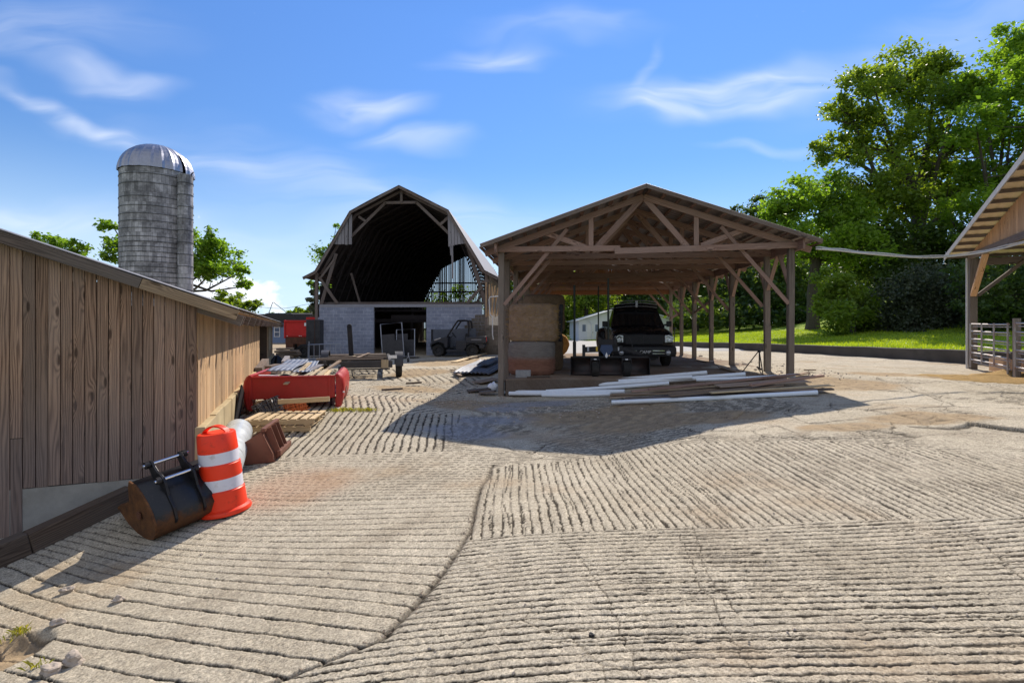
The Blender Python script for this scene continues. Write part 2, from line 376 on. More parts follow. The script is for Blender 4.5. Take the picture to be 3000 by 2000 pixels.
def grassmat(name,c0,c1,c2):
    t=NT(name); o=t.pos(); n=t.noise(o,1.4,5,.6); n2=t.noise(o,22,4,.7)
    c=t.mix(t.mr(t.math('ADD',t.math('MULTIPLY',n,.5),t.math('MULTIPLY',n2,.5)),.35,.65),c0,c1); c=t.mix(t.math('MULTIPLY',t.mr(t.noise(o,.35,4),.5,.68),.5),c,c2)
    return t.done(c,.9,0,t.bump(n2,.8,.06),.15)
M['lawn']=grassmat('lawn_turf',(.15,.24,.012),(.27,.37,.025),(.32,.35,.05))
M['field']=grassmat('far_field',(.06,.1,.018),(.12,.16,.03),(.2,.18,.07))
M['blade']=leafmat('grass_blade',(.17,.27,.015),(.33,.42,.035),.4)
def groundmat():
    t=NT('grooved_concrete'); o=t.pos(); a=t.n('Attribute',attribute_name='mask'); r,g,b=t.n('SeparateColor',{0:a.outputs['Color']}).outputs; st=a.outputs['Alpha']
    n1=t.noise(o,.45,5,.6); n2=t.noise(o,4,5,.65); n3=t.noise(o,70,4,.7); vo=t.n('TexVoronoi',{'Vector':o,'Scale':110.}).outputs['Distance']
    c=t.mix(t.mr(n1,.3,.7),(.45,.392,.29),(.555,.495,.385)); 
    k=t.mr(n2,.25,.75,.82,1.16); c=t.mix(1.,c,t.xyz(k,k,k),'MULTIPLY')
    k=t.mr(n3,.32,.66,.42,1.32); c=t.mix(1.,c,t.xyz(k,k,k),'MULTIPLY'); k=t.mr(t.noise(o,24,3,.6),.3,.7,.74,1.2); c=t.mix(1.,c,t.xyz(k,k,k),'MULTIPLY')
    c=t.mix(t.mr(t.noise(o,120,2),.6,.68,0,.8),c,(.085,.065,.05))
    bl=t.noise(o,.8,5,.7,.6); c=t.mix(t.mr(bl,.52,.72,0,.55),c,t.mix(1.,c,(.5,.46,.42),'MULTIPLY')); sw=t.noise(t.scale(o,(.7,.22,1)),1,4,.6,.8); c=t.mix(t.mr(sw,.55,.7,0,.4),c,t.mix(1.,c,(.62,.58,.52),'MULTIPLY'))
    sp=t.math('GREATER_THAN',t.noise(o,210,2),.64); c=t.mix(t.math('MULTIPLY',sp,.5),c,(.68,.62,.52))
    soil=t.mix(t.mr(n3,.3,.7),(.25,.18,.11),(.46,.35,.21)); soil=t.mix(t.mr(n2,.5,.65,0,.5),soil,(.16,.125,.09))
    c=t.mix(g,c,soil)
    grv=t.mix(t.mr(vo,.1,.5),(.13,.13,.14),(.36,.36,.37)); c=t.mix(b,c,grv)
    c=t.mix(t.math('MULTIPLY',st,.3),c,(.42,.15,.05))
    c=t.mix(r,c,t.mix(n2,(.014,.011,.008),(.05,.037,.023)))
    h=t.math('ADD',t.math('MULTIPLY',n3,.7),t.math('MULTIPLY',t.noise(o,240,2),.4)); h=t.math('ADD',h,t.math('MULTIPLY',vo,b))
    return t.done(c,.93,0,t.bump(h,.75,.012),.2)
M['ground']=groundmat()
M['gravel']=plain('pale_gravel',(.4,.39,.37),.95,0,.3,30,.6,.2)
# ------------------------------------------------------------------ camera, light, sky
cd=bpy.data.cameras.new('camera'); cam=bpy.data.objects.new('camera',cd); COL.objects.link(cam); scene.camera=cam
cam.location=(0,0,CZ); cam.rotation_euler=(R(90),0,0); cd.sensor_width=36; cd.lens=36*F/3000; cd.shift_y=-(1000-HZ)/3000; cd.clip_start=.05; cd.clip_end=3000
SD=Vector((-.378,-1.05,-1.003)).normalized()
ld=bpy.data.lights.new('sun','SUN'); ld.energy=4.4; ld.angle=R(.53); ld.color=(1,.9,.77)
sun=bpy.data.objects.new('sun',ld); COL.objects.link(sun); sun.rotation_euler=SD.to_track_quat('-Z','Y').to_euler(); sun.location=(20,40,60)
SEL=math.asin(-SD.z); SAZ=math.atan2(.378,1.05)
w=bpy.data.worlds.new('World'); scene.world=w; w.use_nodes=True; nt=w.node_tree; nt.nodes.clear()
T=NT.__new__(NT); T.t=nt; T.m=None
sky=T.n('TexSky',sky_type='NISHITA',sun_disc=False,sun_elevation=SEL,sun_rotation=SAZ,air_density=1.0,dust_density=0.,ozone_density=3.,altitude=100)
SKY_STR=.115
hs=T.n('HueSaturation',{'Color':sky.outputs[0],'Saturation':1.2,'Value':1.06,'Hue':.509})
gen=T.n('TexCoord').outputs['Generated']
sx,sy,sz=T.sep(gen)
yy=T.math('MAXIMUM',sy,.08); A=T.math('DIVIDE',sx,yy); Bv=T.math('DIVIDE',sz,yy)
wn=T.n('TexNoise',{'Vector':T.xyz(A,T.math('MULTIPLY',Bv,1.6),0.),'Scale':3.6,'Detail':2.5,'Roughness':.55}).outputs['Color']
wx,wy,_=T.sep(wn)
A2=T.math('ADD',A,T.math('MULTIPLY_ADD',wx,.2,-.1)); B2=T.math('ADD',Bv,T.math('MULTIPLY_ADD',wy,.13,-.065))
vec=T.xyz(A2,B2,0.)
streaks=[(-.03,.52,.0,.10,.022,.95),(-.27,.42,.03,.095,.026,1.),(-.185,.352,-.05,.09,.018,.8),(.374,.448,.07,.2,.034,.9),(.30,.425,-.12,.09,.02,.7),(.5,.47,.12,.16,.03,.5),(.84,.55,.4,.3,.07,.4),
 (-.755,.474,-.03,.1,.022,.75),(-.84,.41,-.36,.17,.014,.8),(-.86,.5,-.25,.15,.025,.45),(-.66,.345,-.28,.2,.02,.4),(-.4,.30,-.24,.36,.045,.3),(-.2,.22,-.2,.4,.05,.3),(-.9,.57,0.,.25,.04,.35),(0.1,.57,0.,.16,.02,.4),
 (.5,.35,-.06,.12,.008,.5),(-.88,.2,-.1,.25,.04,.6),(-.4,.15,0.,.9,.07,.25),(.25,.5,.9,.05,.012,.4),(.72,.46,.2,.1,.05,.3)]
tot=None
fil=T.noise(T.n('Mapping',{0:vec,'Scale':(3.,15.,1.),'Rotation':(0,0,-.12)}).outputs[0],1.3,3,.5,.8)
film=T.mr(fil,.3,.66,.2,1.1)
for a0,b0,ang,la,lb,stn in streaks:
    mp=T.n('Mapping',{0:vec,'Location':(a0,b0,0),'Rotation':(0,0,ang),'Scale':(la*1.6,lb*1.8,1)},vector_type='TEXTURE').outputs[0]
    ln=T.n('VectorMath',{0:mp},operation='LENGTH').outputs['Value']
    v=T.mr(ln,0,1,stn,0,True); tot=v if tot is None else T.math('ADD',tot,v)
tot=T.math('MULTIPLY',T.math('MINIMUM',tot,1.0),film)
# cumulus near the left horizon
cn=T.noise(T.xyz(A,T.math('MULTIPLY',Bv,1.5),0.),14.,6,.58)
mp=T.n('Mapping',{0:T.xyz(A,Bv,0.),'Location':(-.545,.055,0),'Scale':(.2,.1,1)},vector_type='TEXTURE').outputs[0]
ln=T.n('VectorMath',{0:mp},operation='LENGTH').outputs['Value']
cum=T.mr(T.math('ADD',T.math('MULTIPLY',T.mr(ln,0,1,1,0,True),.55),T.math('MULTIPLY_ADD',cn,1.1,-.55)),.2,.4,0,.85,True)
up=T.mr(sz,-.02,.03,0,1); hz=T.mr(sz,0.,.3,.8,0,True)
fwd=T.mr(sy,.05,.3,0,1)
low=T.mr(sz,.02,.5,.5,1.02,False); skc=T.mix(1.,hs.outputs[0],T.xyz(low,T.math('POWER',low,.8),T.math('POWER',low,.72)),'MULTIPLY')
col=T.mix(hz,skc,(4.6,5.9,7.6))
col=T.mix(T.math('MULTIPLY',T.math('MINIMUM',T.math('MAXIMUM',T.math('MULTIPLY',tot,.44),cum),1.),fwd),col,(7.2,7.4,7.8))
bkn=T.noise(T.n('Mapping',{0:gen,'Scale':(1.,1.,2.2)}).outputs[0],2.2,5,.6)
back_fill=T.math('MULTIPLY',T.mr(sy,.12,-.35,0,1,True),T.math('MULTIPLY',T.mr(bkn,.3,.6,.35,1),T.mr(sz,-.02,.1,0,1)))  # unseen pale cloud behind the camera, added to lift the shade
col=T.mix(back_fill,col,(4.0,4.2,4.7))
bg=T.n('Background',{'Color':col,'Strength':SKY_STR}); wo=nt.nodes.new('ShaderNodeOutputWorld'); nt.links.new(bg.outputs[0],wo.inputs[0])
vs=scene.view_settings; vs.view_transform='Standard'; vs.look='None'; vs.exposure=.5; vs.gamma=1; vs.use_curve_mapping=False
scene.cycles.max_bounces=6; scene.cycles.transparent_max_bounces=8; scene.cycles.use_denoising=True
scene.cycles.sample_clamp_indirect=6

# ------------------------------------------------------------------ numpy noise
def h2(xi,yi,seed):
    h=(xi.astype(np.int64)*374761393+yi.astype(np.int64)*668265263+seed*974711)&0xffffffff
    h=((h^(h>>13))*1274126177)&0xffffffff; h=(h^(h>>16))&0xffffffff
    return h/4294967295.0
def vn(x,y,seed=0):
    xi=np.floor(x);yi=np.floor(y);fx=x-xi;fy=y-yi;fx=fx*fx*(3-2*fx);fy=fy*fy*(3-2*fy)
    a=h2(xi,yi,seed);b=h2(xi+1,yi,seed);c=h2(xi,yi+1,seed);d=h2(xi+1,yi+1,seed)
    return (a*(1-fx)+b*fx)*(1-fy)+(c*(1-fx)+d*fx)*fy
def fbm(x,y,o=4,seed=0):
    s=0;am=.5;n=0
    for k in range(o): s=s+am*vn(x*2**k+k*13.1,y*2**k+k*7.7,seed+k);n+=am;am*=.5
    return s/n
def sst(a,b,x): t=np.clip((x-a)/(b-a),0,1); return t*t*(3-2*t)
def pline(X,Y,pts):
    d=np.full(X.shape,9e9)
    for (ax,ay),(bx,by) in zip(pts[:-1],pts[1:]):
        vx,vy=bx-ax,by-ay;L=vx*vx+vy*vy+1e-12;t=np.clip(((X-ax)*vx+(Y-ay)*vy)/L,0,1)
        d=np.minimum(d,np.hypot(X-ax-t*vx,Y-ay-t*vy))
    return d
def vor(X,Y,sc,seed):
    x=X*sc;y=Y*sc;xi=np.floor(x);yi=np.floor(y);f1=np.full(X.shape,9.);f2=np.full(X.shape,9.);cid=np.zeros(X.shape)
    for i in (-1,0,1):
        for j in (-1,0,1):
            px=xi+i+h2(xi+i,yi+j,seed);py=yi+j+h2(xi+i,yi+j,seed+5);d=np.hypot(x-px,y-py)
            m=d<f1; f2=np.where(m,f1,np.minimum(f2,d)); cid=np.where(m,h2(xi+i,yi+j,seed+9),cid); f1=np.where(m,d,f1)
    return (f2-f1)/sc,cid
# ------------------------------------------------------------------ grooved concrete yard
def make_yard():
    ys=[1.7]
    while ys[-1]<62: ys.append(ys[-1]+.0056*(ys[-1]/2.4)**1.32)
    Yv=np.array(ys); NU=1150; U=np.linspace(-1.16,1.16,NU)
    Y,Uu=np.meshgrid(Yv,U,indexing='ij'); X=Uu*(Y+.9)
    Z=HN(X,Y)
    dirt=np.zeros_like(X); soil=np.zeros_like(X); grav=np.zeros_like(X); stain=np.zeros_like(X)
    jit=(vn(X*40,Y*40,3)-.5)*.011+(vn(X*14,Y*14,5)-.5)*.009+(vn(X*4,Y*4,4)-.5)*.012
    wob=fbm(X*.7,Y*.7,3,21)-.5
    wear=sst(.3,.5,fbm(X*.9,Y*.9,4,8))*.75+.25
    wfin=vn(X*9,Y*9,31)
    xc=np.interp(Y,[1.5,2.0,2.83,3.09,3.69,4.68,6.3,7.2],[-3.6,-2.5,-1.25,-.78,-.535,-.37,-.34,-.28])+(vn(Y*3,Y*0,6)-.5)*.06
    yu=np.interp(X,[-.5,0,2,4,5.7,9],[6.8,7.1,7.75,7.0,5.9,5.2])+(vn(X*2,X*0,12)-.5)*.25
    yb=4.42+(vn(X*1.5,X*0,14)-.5)*.12
    def groove(p,sp,wd,depth,mask,rough=1.):
        nonlocal Z,dirt
        ph=(p+jit*rough)/sp; fr=np.abs(ph-np.round(ph))*sp
        hw=wd*(.55+.9*wfin)
        g=np.clip(1-(fr/hw)**2,0,1)
        g=np.sqrt(g)*mask
        lid=h2(np.round(ph),np.round(ph)*0,77); g=g*(.6+.5*lid)
        Z=Z-depth*g; dirt=np.maximum(dirt,sst(.04,.4,g)*.98)
    left=(X<xc); A_=.68; B_=-.065
    c=(Y+A_*X)/(1-B_*X+1e-6)
    mL=left&(Y<8.0)
    cc=Y.copy()
    for _ in range(8): cc=.5*cc+.5*(Y+X*np.interp(cc,[1.0,2.24,3.06,4.3,5.57,7,9],[.46,.5,.53,.40,.28,.18,.1]))
    pL=cc+wob*.06
    groove(pL,.172,.0098,.016,(mL&(cc<5.7))*1.,.8)
    groove(pL,.112,.009,.012,(mL&(cc>=5.7))*np.clip(wear*1.2,0,1),.8)
    low=(~left)&(Y<yb)
    groove(Y+.015*X+wob*.05-.03*np.clip(X-2,0,3)**1.5,.074,.0088,.0125,low*np.clip(wear*1.3,0,1),.95)
    groove(Y+.015*X+wob*.14+.03,.131,.006,.008,low*sst(.45,.6,fbm(X*2,Y*2,3,99)),1.5)
    mid=(~left)&(Y>=yb)&(Y<yu)
    groove(X+wob*.05,.088,.0095,.0125,mid*np.clip(wear*1.35,0,1),1.1)
    groove(X+wob*.12+.04,.155,.007,.009,mid*sst(.45,.6,fbm(X*2,Y*2,3,98)),1.6)
    far=((~left)&(Y>=yu))|(left&(Y>=8.0))
    # worn fine brooming in the middle of the yard
    mk=far*(X>-1.2)*sst(.42,.6,fbm(X*.5+4,Y*.5,4,40))*sst(13.5,12,Y)
    groove(Y+.12*X+wob*.2,.075,.012,.008,mk*1.,1.2)
    # patches further up the yard on the left
    pa=far&(X<-1.0)&(Y<10.7); groove(X+.1*Y+wob*.1,.13,.017,.014,pa*(X<xc*0-.9)*1.)
    pb=far&(X<-1.2)&(Y>=10.7)&(Y<14.2); groove(X+.9*np.exp(-((Y-13.2)/1.6)**2)*.8+wob*.1,.16,.024,.02,(pb&(X<-2.3))*1.)
    groove((X-.75*Y)/1.25+wob*.08,.2,.026,.02,(pb&(X>=-2.3))*wear)
    pc=far&(X<-1.0)&(Y>=14.2)&(Y<21); _,cid=vor(X,Y,.4,3)
    groove(np.where(cid>.5,X+.35*Y,X-.6*Y)+wob*.2,.26,.035,.02,pc*1.)
    # crease between the two pours
    dcr=np.abs(X-xc)*np.where(Y<3.7,.75,1.); cr=np.exp(-(dcr/.022)**2)*(Y<7.2)
    Z=Z-.02*cr+.006*np.exp(-(dcr/.25)**2)*(vn(X*8,Y*8,50)-.5)*(Y<7.2); dirt=np.maximum(dirt,cr*(.55+.5*vn(X*25,Y*25,51)))
    # cracks
    def crack(pts,wd,dep=.02):
        nonlocal Z,dirt
        d=pline(X+(vn(X*5,Y*5,60)-.5)*.05+(vn(X*18,Y*18,61)-.5)*.035,Y+(vn(X*5,Y*5,62)-.5)*.05+(vn(X*18,Y*18,63)-.5)*.035,pts); k=np.exp(-(d/wd)**2); Z=Z-dep*k; dirt=np.maximum(dirt,k*.9)
    def gp(*q): return [tuple(G(a,b)[:2]) for a,b in q]
    crack(gp((1600,1500),(1700,1640),(1780,1740),(1830,1850),(1900,2000)),.004,.006)
    crack(gp((2030,1520),(2060,1640),(2110,1730),(2160,1800)),.004,.006)
    crack(gp((1990,1560),(2110,1830),(2200,1960)),.004,.006)
    crack(gp((2770,1540),(2900,1600),(2990,1700)),.005,.008)
    crack(gp((1440,1300),(1560,1330),(1620,1290),(1760,1285)),.012)
    crack(gp((2440,1098),(2560,1104),(2700,1116),(2860,1118)),.02); crack(gp((2555,1140),(2700,1148),(2860,1155),(3000,1150)),.03)
    crack(gp((2430,1190),(2700,1178),(3000,1180)),.012); crack(gp((2560,1104),(2640,1130),(2760,1175),(2815,1197),(3000,1198)),.016); crack(gp((2540,1205),(2700,1198),(2800,1192)),.03)
    crack(gp((2570,1213),(2640,1222),(2690,1232),(2720,1250)),.014); crack(gp((2830,1240),(2760,1222),(2640,1222)),.014)
    ev,_c=vor(X+fbm(X*2,Y*2,3,70)*.3,Y+fbm(X*2,Y*2,3,71)*.3,1.5,9)
    area=np.clip(1-np.hypot((X-4.4)/3.2,(Y-8.3)/1.5),0,1); ar=sst(0.02,.25,area)*(X>.8)*(Y>=yu*.97)
    k=np.exp(-(ev/.014)**2)*ar; Z=Z-.016*k; dirt=np.maximum(dirt,k*.85); Z=Z+(_c-.5)*.025*ar
    ev2,_=vor(X+fbm(X,Y,3,72)*.8,Y+fbm(X,Y,3,73)*.8,.33,19); k=np.exp(-(ev2/.012)**2)*far*(Y<30)*(X>1); Z=Z-.012*k; dirt=np.maximum(dirt,k*.8)
    ev3,_=vor(X+fbm(X*2,Y*2,3,82)*.5,Y+fbm(X*2,Y*2,3,83)*.5,.55,29); k=np.exp(-(ev3/.006)**2)*(Y<7.5)*sst(.5,.62,fbm(X*.7,Y*.7,3,88)); Z=Z-.008*k; dirt=np.maximum(dirt,k*.7)
    # broken raised slab at the right
    eg=gp((2655,1246),(2720,1252),(2800,1256),(2850,1246),(2920,1258),(3000,1266),(3100,1275)); ex=[p[0] for p in eg]; ey=[p[1] for p in eg]
    le=np.interp(X,ex,ey)+(vn(X*6,Y*0,90)-.5)*.08; up=sst(0,.05,Y-le)*sst(ex[0]-.1,ex[0]+.9,X)*sst(3.0,1.0,Y-le); Z=Z+.05*up
    k=np.exp(-((Y-le+.015)/.035)**2)*(X>ex[0])*(X<12); dirt=np.maximum(dirt,k)
    # potholes, soil and gravel
    nlow=fbm(X*.8,Y*.8,5,100)
    def blob(px,py,rx,ry,dz=0): g=G(px,py); return np.clip(1-np.hypot((X-g[0])/rx,(Y-g[1])/ry),0,1)
    s=np.zeros_like(X)
    for px,py,rx,ry in ((1250,1090,1.6,2.2),(1330,1060,2.6,3.5),(1200,1140,1.6,1.2),(1450,1190,1.8,1.3),(1750,1215,3.,1.1),(2120,1120,3.5,1.6),(1950,1230,2.2,.9),(2900,1110,2.5,1.3),(2700,1100,2.2,1.0),(2400,1120,2.,1.5),(2700,1230,1.4,.5),(2500,1250,1.0,.35),(10,1900,.3,.25)):
        s=np.maximum(s,blob(px,py,rx,ry))
    soil=sst(.12,.42,s*.9+(nlow-.5)*.9)*.95
    soil=np.maximum(soil,sst(22,40,Y)*(X<-2)*.6)
    soil=np.maximum(soil,sst(.6,.75,nlow)*far*.35)
    gvl=np.zeros_like(X)
    for px,py,rx,ry in ((1560,1185,1.7,.9),(1430,1230,1.6,1.1),(1350,1260,1.1,1.0),(1480,1200,1.,1.)): gvl=np.maximum(gvl,blob(px,py,rx,ry))
    grav=sst(.25,.6,gvl+(nlow-.5)*.8)
    road=sst(23,27,Y)*(X>.5)*sst(60,56,Y); grav=np.maximum(grav*.9,road*.0)
    g=G(850,1430); stain=sst(0,.7,np.clip(1-np.hypot((X-g[0])/1.0,(Y-g[1])/.9),0,1)+(nlow-.5)*.6)*.8
    bump=((fbm(X*20,Y*20,3,110)-.5)*.006+(vn(X*55,Y*55,111)-.5)*.005)*np.clip(1.2-Y/14,0,1)+(fbm(X*1.6,Y*1.6,3,120)-.5)*.05*sst(6.5,9,Y)
    bump+=soil*(fbm(X*5,Y*5,4,130)-.45)*.06+grav*(vn(X*30,Y*30,140)-.5)*.03
    dirt=dirt*(1-soil*.65)*(1-grav*.5)
    spk=(vn(X*60,Y*60,150)>.93)*(vn(X*2,Y*2,151)>.5); dirt=np.maximum(dirt,spk*.6)
    Z=Z+bump
    # hole in the corner beyond the kerb at bottom left
    hk=sst(0,.5,blob(0,1920,.3,.35)+(nlow-.5)*.3); Z=Z-.1*hk
    n0,n1=X.shape; idx=np.arange(n0*n1).reshape(n0,n1)
    Fq=np.stack([idx[:-1,:-1],idx[:-1,1:],idx[1:,1:],idx[1:,:-1]],-1).reshape(-1,4)
    V=np.stack([X,Y,Z],-1).reshape(-1,3)
    o=npmesh('concrete_yard',V,Fq,M['ground'],smooth=True); me=o.data
    at=me.attributes.new('mask','FLOAT_COLOR','POINT'); at.data.foreach_set('color',np.stack([dirt,soil,grav,stain],-1).astype(np.float32).ravel())
    tag(o,'sunlit grooved and cracked farmyard concrete','yard',kind='structure')
make_yard()
# distant ground sheet to the horizon
def make_ground():
    a=np.concatenate([np.linspace(-1500,-120,10),np.linspace(-100,100,81),np.linspace(120,1500,10)])
    X,Y=np.meshgrid(a,a+20,indexing='ij'); Z=HN(X,Y)-.22-.25*((X>-1)&(X<12)&(Y>10)&(Y<32))
    r=np.hypot(X,Y-20); Z=np.where(r>70,np.interp(r,[70,140,1500],[0,1,1])*(.2-Z)+Z,Z)
    n0,n1=X.shape; idx=np.arange(n0*n1).reshape(n0,n1); Fq=np.stack([idx[:-1,:-1],idx[1:,:-1],idx[1:,1:],idx[:-1,1:]],-1).reshape(-1,4)
    o=npmesh('ground',np.stack([X,Y,Z],-1).reshape(-1,3),Fq,M['field'],smooth=True); tag(o,'flat grassy farm ground reaching the horizon','ground',kind='structure')
make_ground()
# gravel road between the yard and the white building
mb=MB(); mb.grid(lambda u,v:(lambda x,y:(x,y,H(x,y)+.05+.05*math.sin(x*1.7)*math.sin(y*1.1)-(.12 if u in(0,1) or v in (0,1) else 0)))(-3+19*u*(1-.25*v)+4*v,29+28*v),40,50)
tag(mb.build('gravel_road',M['gravel'],smooth=True),'pale gravel drive behind the open shed','road',kind='structure')
# ------------------------------------------------------------------ retaining wall and lawn
WL=[(9.6,40.5),(11,36),(13.2,28.9),(16.4,18.8),(19.6,9),(23,-2)]
def wl(s): # point on wall line
    L=0
    for a,b in zip(WL[:-1],WL[1:]):
        l=math.dist(a,b)
        if s<=L+l or b==WL[-1]: t=(s-L)/l; return Vector((a[0]+(b[0]-a[0])*t,a[1]+(b[1]-a[1])*t,0)),Vector((b[0]-a[0],b[1]-a[1],0)).normalized()
        L+=l
def wtop(s): return float(np.interp(s,[0,4.7,12,23,33,45],[.5,.76,.86,.9,.92,.95]))
mb=MB(); secs=[]; S=np.arange(0,44.1,1.1)
for s in S:
    p,t=wl(s); n=Vector((t.y,-t.x,0)); n=-n if n.x<0 else n
    z=wtop(s)+.012*math.sin(s*2.1); q=[p-n*.14+Vector((0,0,-.3)),p-n*.12+Vector((0,0,z-.02)),p-n*.09+Vector((0,0,z)),p+n*.13+Vector((0,0,z)),p+n*.15+Vector((0,0,-.3))]
    secs.append(q)
mb.loft(secs); mb.build('retaining_wall',M['conc_dark']); tag(bpy.data.objects['retaining_wall'],'long low dark concrete wall holding the lawn','wall')
def lawn_z(s,t):
    w=wtop(s)-.06
    return w+ .035*t+.0034*t*t*(t<14)+(.0034*196+.2*(t-14))*(t>=14)*1.0+.06*math.sin(s*.4+t*.3)
def lawn_pt(s,t):
    p,tt=wl(max(0,s)); n=Vector((tt.y,-tt.x,0)); n=-n if n.x<0 else n
    if s<0: p=p-tt*(-s)*0.55+Vector((-.25,.95,0))*(-s)*.0+Vector((.0,1,0))*(-s)*.75
    v=p+n*(.1+t); nz=lawn_z(s,t)
    if s<0: k=math.exp(s/6.); nz=nz*k+(H(v.x,v.y)-.05+.05*t)*(1-k)
    return Vector((v.x,v.y,nz))
mb=MB(); mb.grid(lambda u,v:lawn_pt(-26+70*u,46*v*v*.6+46*v*.4),140,60)
tag(mb.build('lawn',M['lawn'],smooth=True),'bright green mown lawn bank','lawn',kind='structure')
rg=np.random.default_rng(5)
N=52000; ss=rg.uniform(-14,36,N); tt=rg.uniform(.0,1,N)**1.4*13
pts=np.array([lawn_pt(a,b) for a,b in zip(ss[:N],tt[:N])]); a=rg.uniform(0,6.28,N); hgt=rg.uniform(.05,.13,N); wd=rg.uniform(.012,.03,N)
dx=np.stack([np.cos(a),np.sin(a),0*a],-1)*wd[:,None]; tip=pts+np.stack([rg.normal(0,.04,N),rg.normal(0,.04,N),hgt],-1)
V=np.stack([pts-dx,pts+dx,tip],1).reshape(-1,3); Fq=np.arange(N*3).reshape(-1,3)
tag(npmesh('lawn_grass',V,Fq,M['blade'],rnd=rg.random(N)),'short grass blades over the lawn bank','grass',kind='stuff')

# ------------------------------------------------------------------ trees
def leaf_cloud(lobes, n, size, rng, clumps=26, spread=.3, flat=.75, up=.5):
    C=[];Rr=[]
    tot=sum(r**2 for _,r in lobes)
    out=[]
    cl=[]
    for c,r in lobes:
        k=max(6,int(clumps*(r/3.)**1.0)); m=int(n*r*r/tot/k)+1
        for _ in range(k):
            d=rng.normal(size=3); d/=np.linalg.norm(d); d[2]=d[2]*.9+.12
            cc=np.array(c)+d*r*rng.uniform(.35,1.02)*np.array([1,1,.85]); cr=r*spread*rng.uniform(.6,1.35); cl.append((cc,c,r))
            g=rng.normal(size=(m,3))*.52*cr*np.array([1,1,flat]); out.append(cc+g)
    P_=np.concatenate(out); N=len(P_)
    nn=rng.normal(size=(N,3)); nn[:,2]=np.abs(nn[:,2])+up; nn/=np.linalg.norm(nn,axis=1)[:,None]
    t=np.cross(nn,rng.normal(size=(N,3))); t/=np.linalg.norm(t,axis=1)[:,None]; b=np.cross(nn,t)
    sz=size*rng.uniform(.55,1.3,N)[:,None]
    V=np.stack([P_-t*sz*.5,P_+b*sz*.32+nn*sz*.06,P_+t*sz*.55-nn*sz*.1,P_-b*sz*.32+nn*sz*.06],1).reshape(-1,3)
    return V,np.arange(N*4).reshape(-1,4),cl
def tree(name,label,cat,base,lobes,n,size,mat,seed,trunk=.4,group=None,spread=.3,clumps=26,up=.5,limbs=True,bend=0.):
    rng=np.random.default_rng(seed); rr=random.Random(seed)
    th=thing(name,label,cat,base,0,group)
    V,Fq,cl=leaf_cloud(lobes,n,size,rng,clumps,spread,up=up)
    V=V-np.array(base)
    npmesh('crown',V,Fq,mat,th,rng.random(len(Fq)))
    if trunk:
        b=Vector(base); mb=MB(); cz=sorted(l[0][2] for l in lobes); zt=cz[len(cz)//2]; cx=np.mean([l[0][0] for l in lobes]); cy=np.mean([l[0][1] for l in lobes])
        top=Vector((b.x+(cx-b.x)*.35,b.y+(cy-b.y)*.35,b.z+(zt-b.z)*.8)); pts=[b+Vector((0,0,-.4)),b.lerp(top,.1),b.lerp(top,.4)+Vector((rr.uniform(-.2,.2),rr.uniform(-.2,.2),0)),b.lerp(top,.7),top]
        mb.tube(pts,[trunk*1.5,trunk*1.1,trunk*.95,trunk*.85,trunk*.6],9)
        if limbs:
            for c,r in lobes:
                s=b.lerp(top,rr.uniform(.55,1.)); e=Vector(c); m=s.lerp(e,.5)+Vector((0,0,-.12*(e-s).length))+Vector((rr.uniform(-.3,.3),rr.uniform(-.3,.3),0))
                mb.tube([s,m,e],[trunk*.42,trunk*.28,trunk*.1],6,caps=False)
                for _ in range(5):
                    d=Vector((rr.gauss(0,1),rr.gauss(0,1),abs(rr.gauss(.3,1)))).normalized(); s2=m.lerp(e,rr.uniform(0,1)); mb.tube([s2,s2+d*r*.5,s2+d*r*.95+Vector((0,0,r*.1))],[trunk*.15,trunk*.09,trunk*.03],5,caps=False)
        mb.build('trunk',M['bark'],th,world=True,smooth=True)
    return th
def lobes(d,L,jit=2.0,seed=0):
    rr=random.Random(seed); out=[]
    for px,py,r in L:
        dd=d+rr.uniform(-jit,jit); out.append((tuple(P(px,py,dd)),r*dd/F))
    return out
def gz(px,d,extra=0): x=(px-1500)/F*d; return (x,d,H(x,d)+extra)
tree('maple_tree','tall spreading maple with a dark forked trunk above the lawn','tree',gz(2700,43,1.6),lobes(43,[(2560,255,85),(2660,215,95),(2740,200,70),(2490,330,75),(2460,440,75),(2580,400,105),(2730,320,100),(2690,500,100),(2540,540,95),(2640,610,100),(2760,610,80),(2800,420,85),(2800,530,80),(2800,290,70)],2.5,1),34000,.34,M['leaf_big'],1,.62,'big trees over the lawn',spread=.34,clumps=24)
tree('sunlit_tree','tallest bright tree at the right edge rising over the gabled barn','tree',gz(2930,37,1.5),lobes(37,[(2960,170,110),(2880,255,95),(3040,260,130),(2860,370,80),(2960,380,120),(2900,500,85),(3020,520,110),(2840,600,65),(2930,640,70),(3080,420,120),(2800,690,70),(2880,720,70),(2960,560,90)],2.5,2),26000,.31,M['leaf_bright'],2,.42,'big trees over the lawn',spread=.34,clumps=20)
tree('round_tree','rounded yellow-green tree behind the right side of the open shed roof','tree',gz(2380,40,1.2),lobes(40,[(2330,600,85),(2410,560,80),(2260,645,60),(2480,640,90),(2400,700,110),(2300,720,90),(2500,740,100),(2570,700,80)],2,3),22000,.31,M['leaf_bright'],3,.4,'big trees over the lawn',spread=.36,clumps=26)
tree('shade_tree','dark leafy tree beneath the maple and left of the barn post','tree',gz(2640,41,1.2),lobes(40.5,[(2560,790,95),(2650,740,100),(2760,720,90),(2700,840,110),(2800,820,100),(2620,880,90)],1.5,4),17000,.3,M['leaf_dark'],4,.3,'big trees over the lawn',spread=.4,clumps=34)
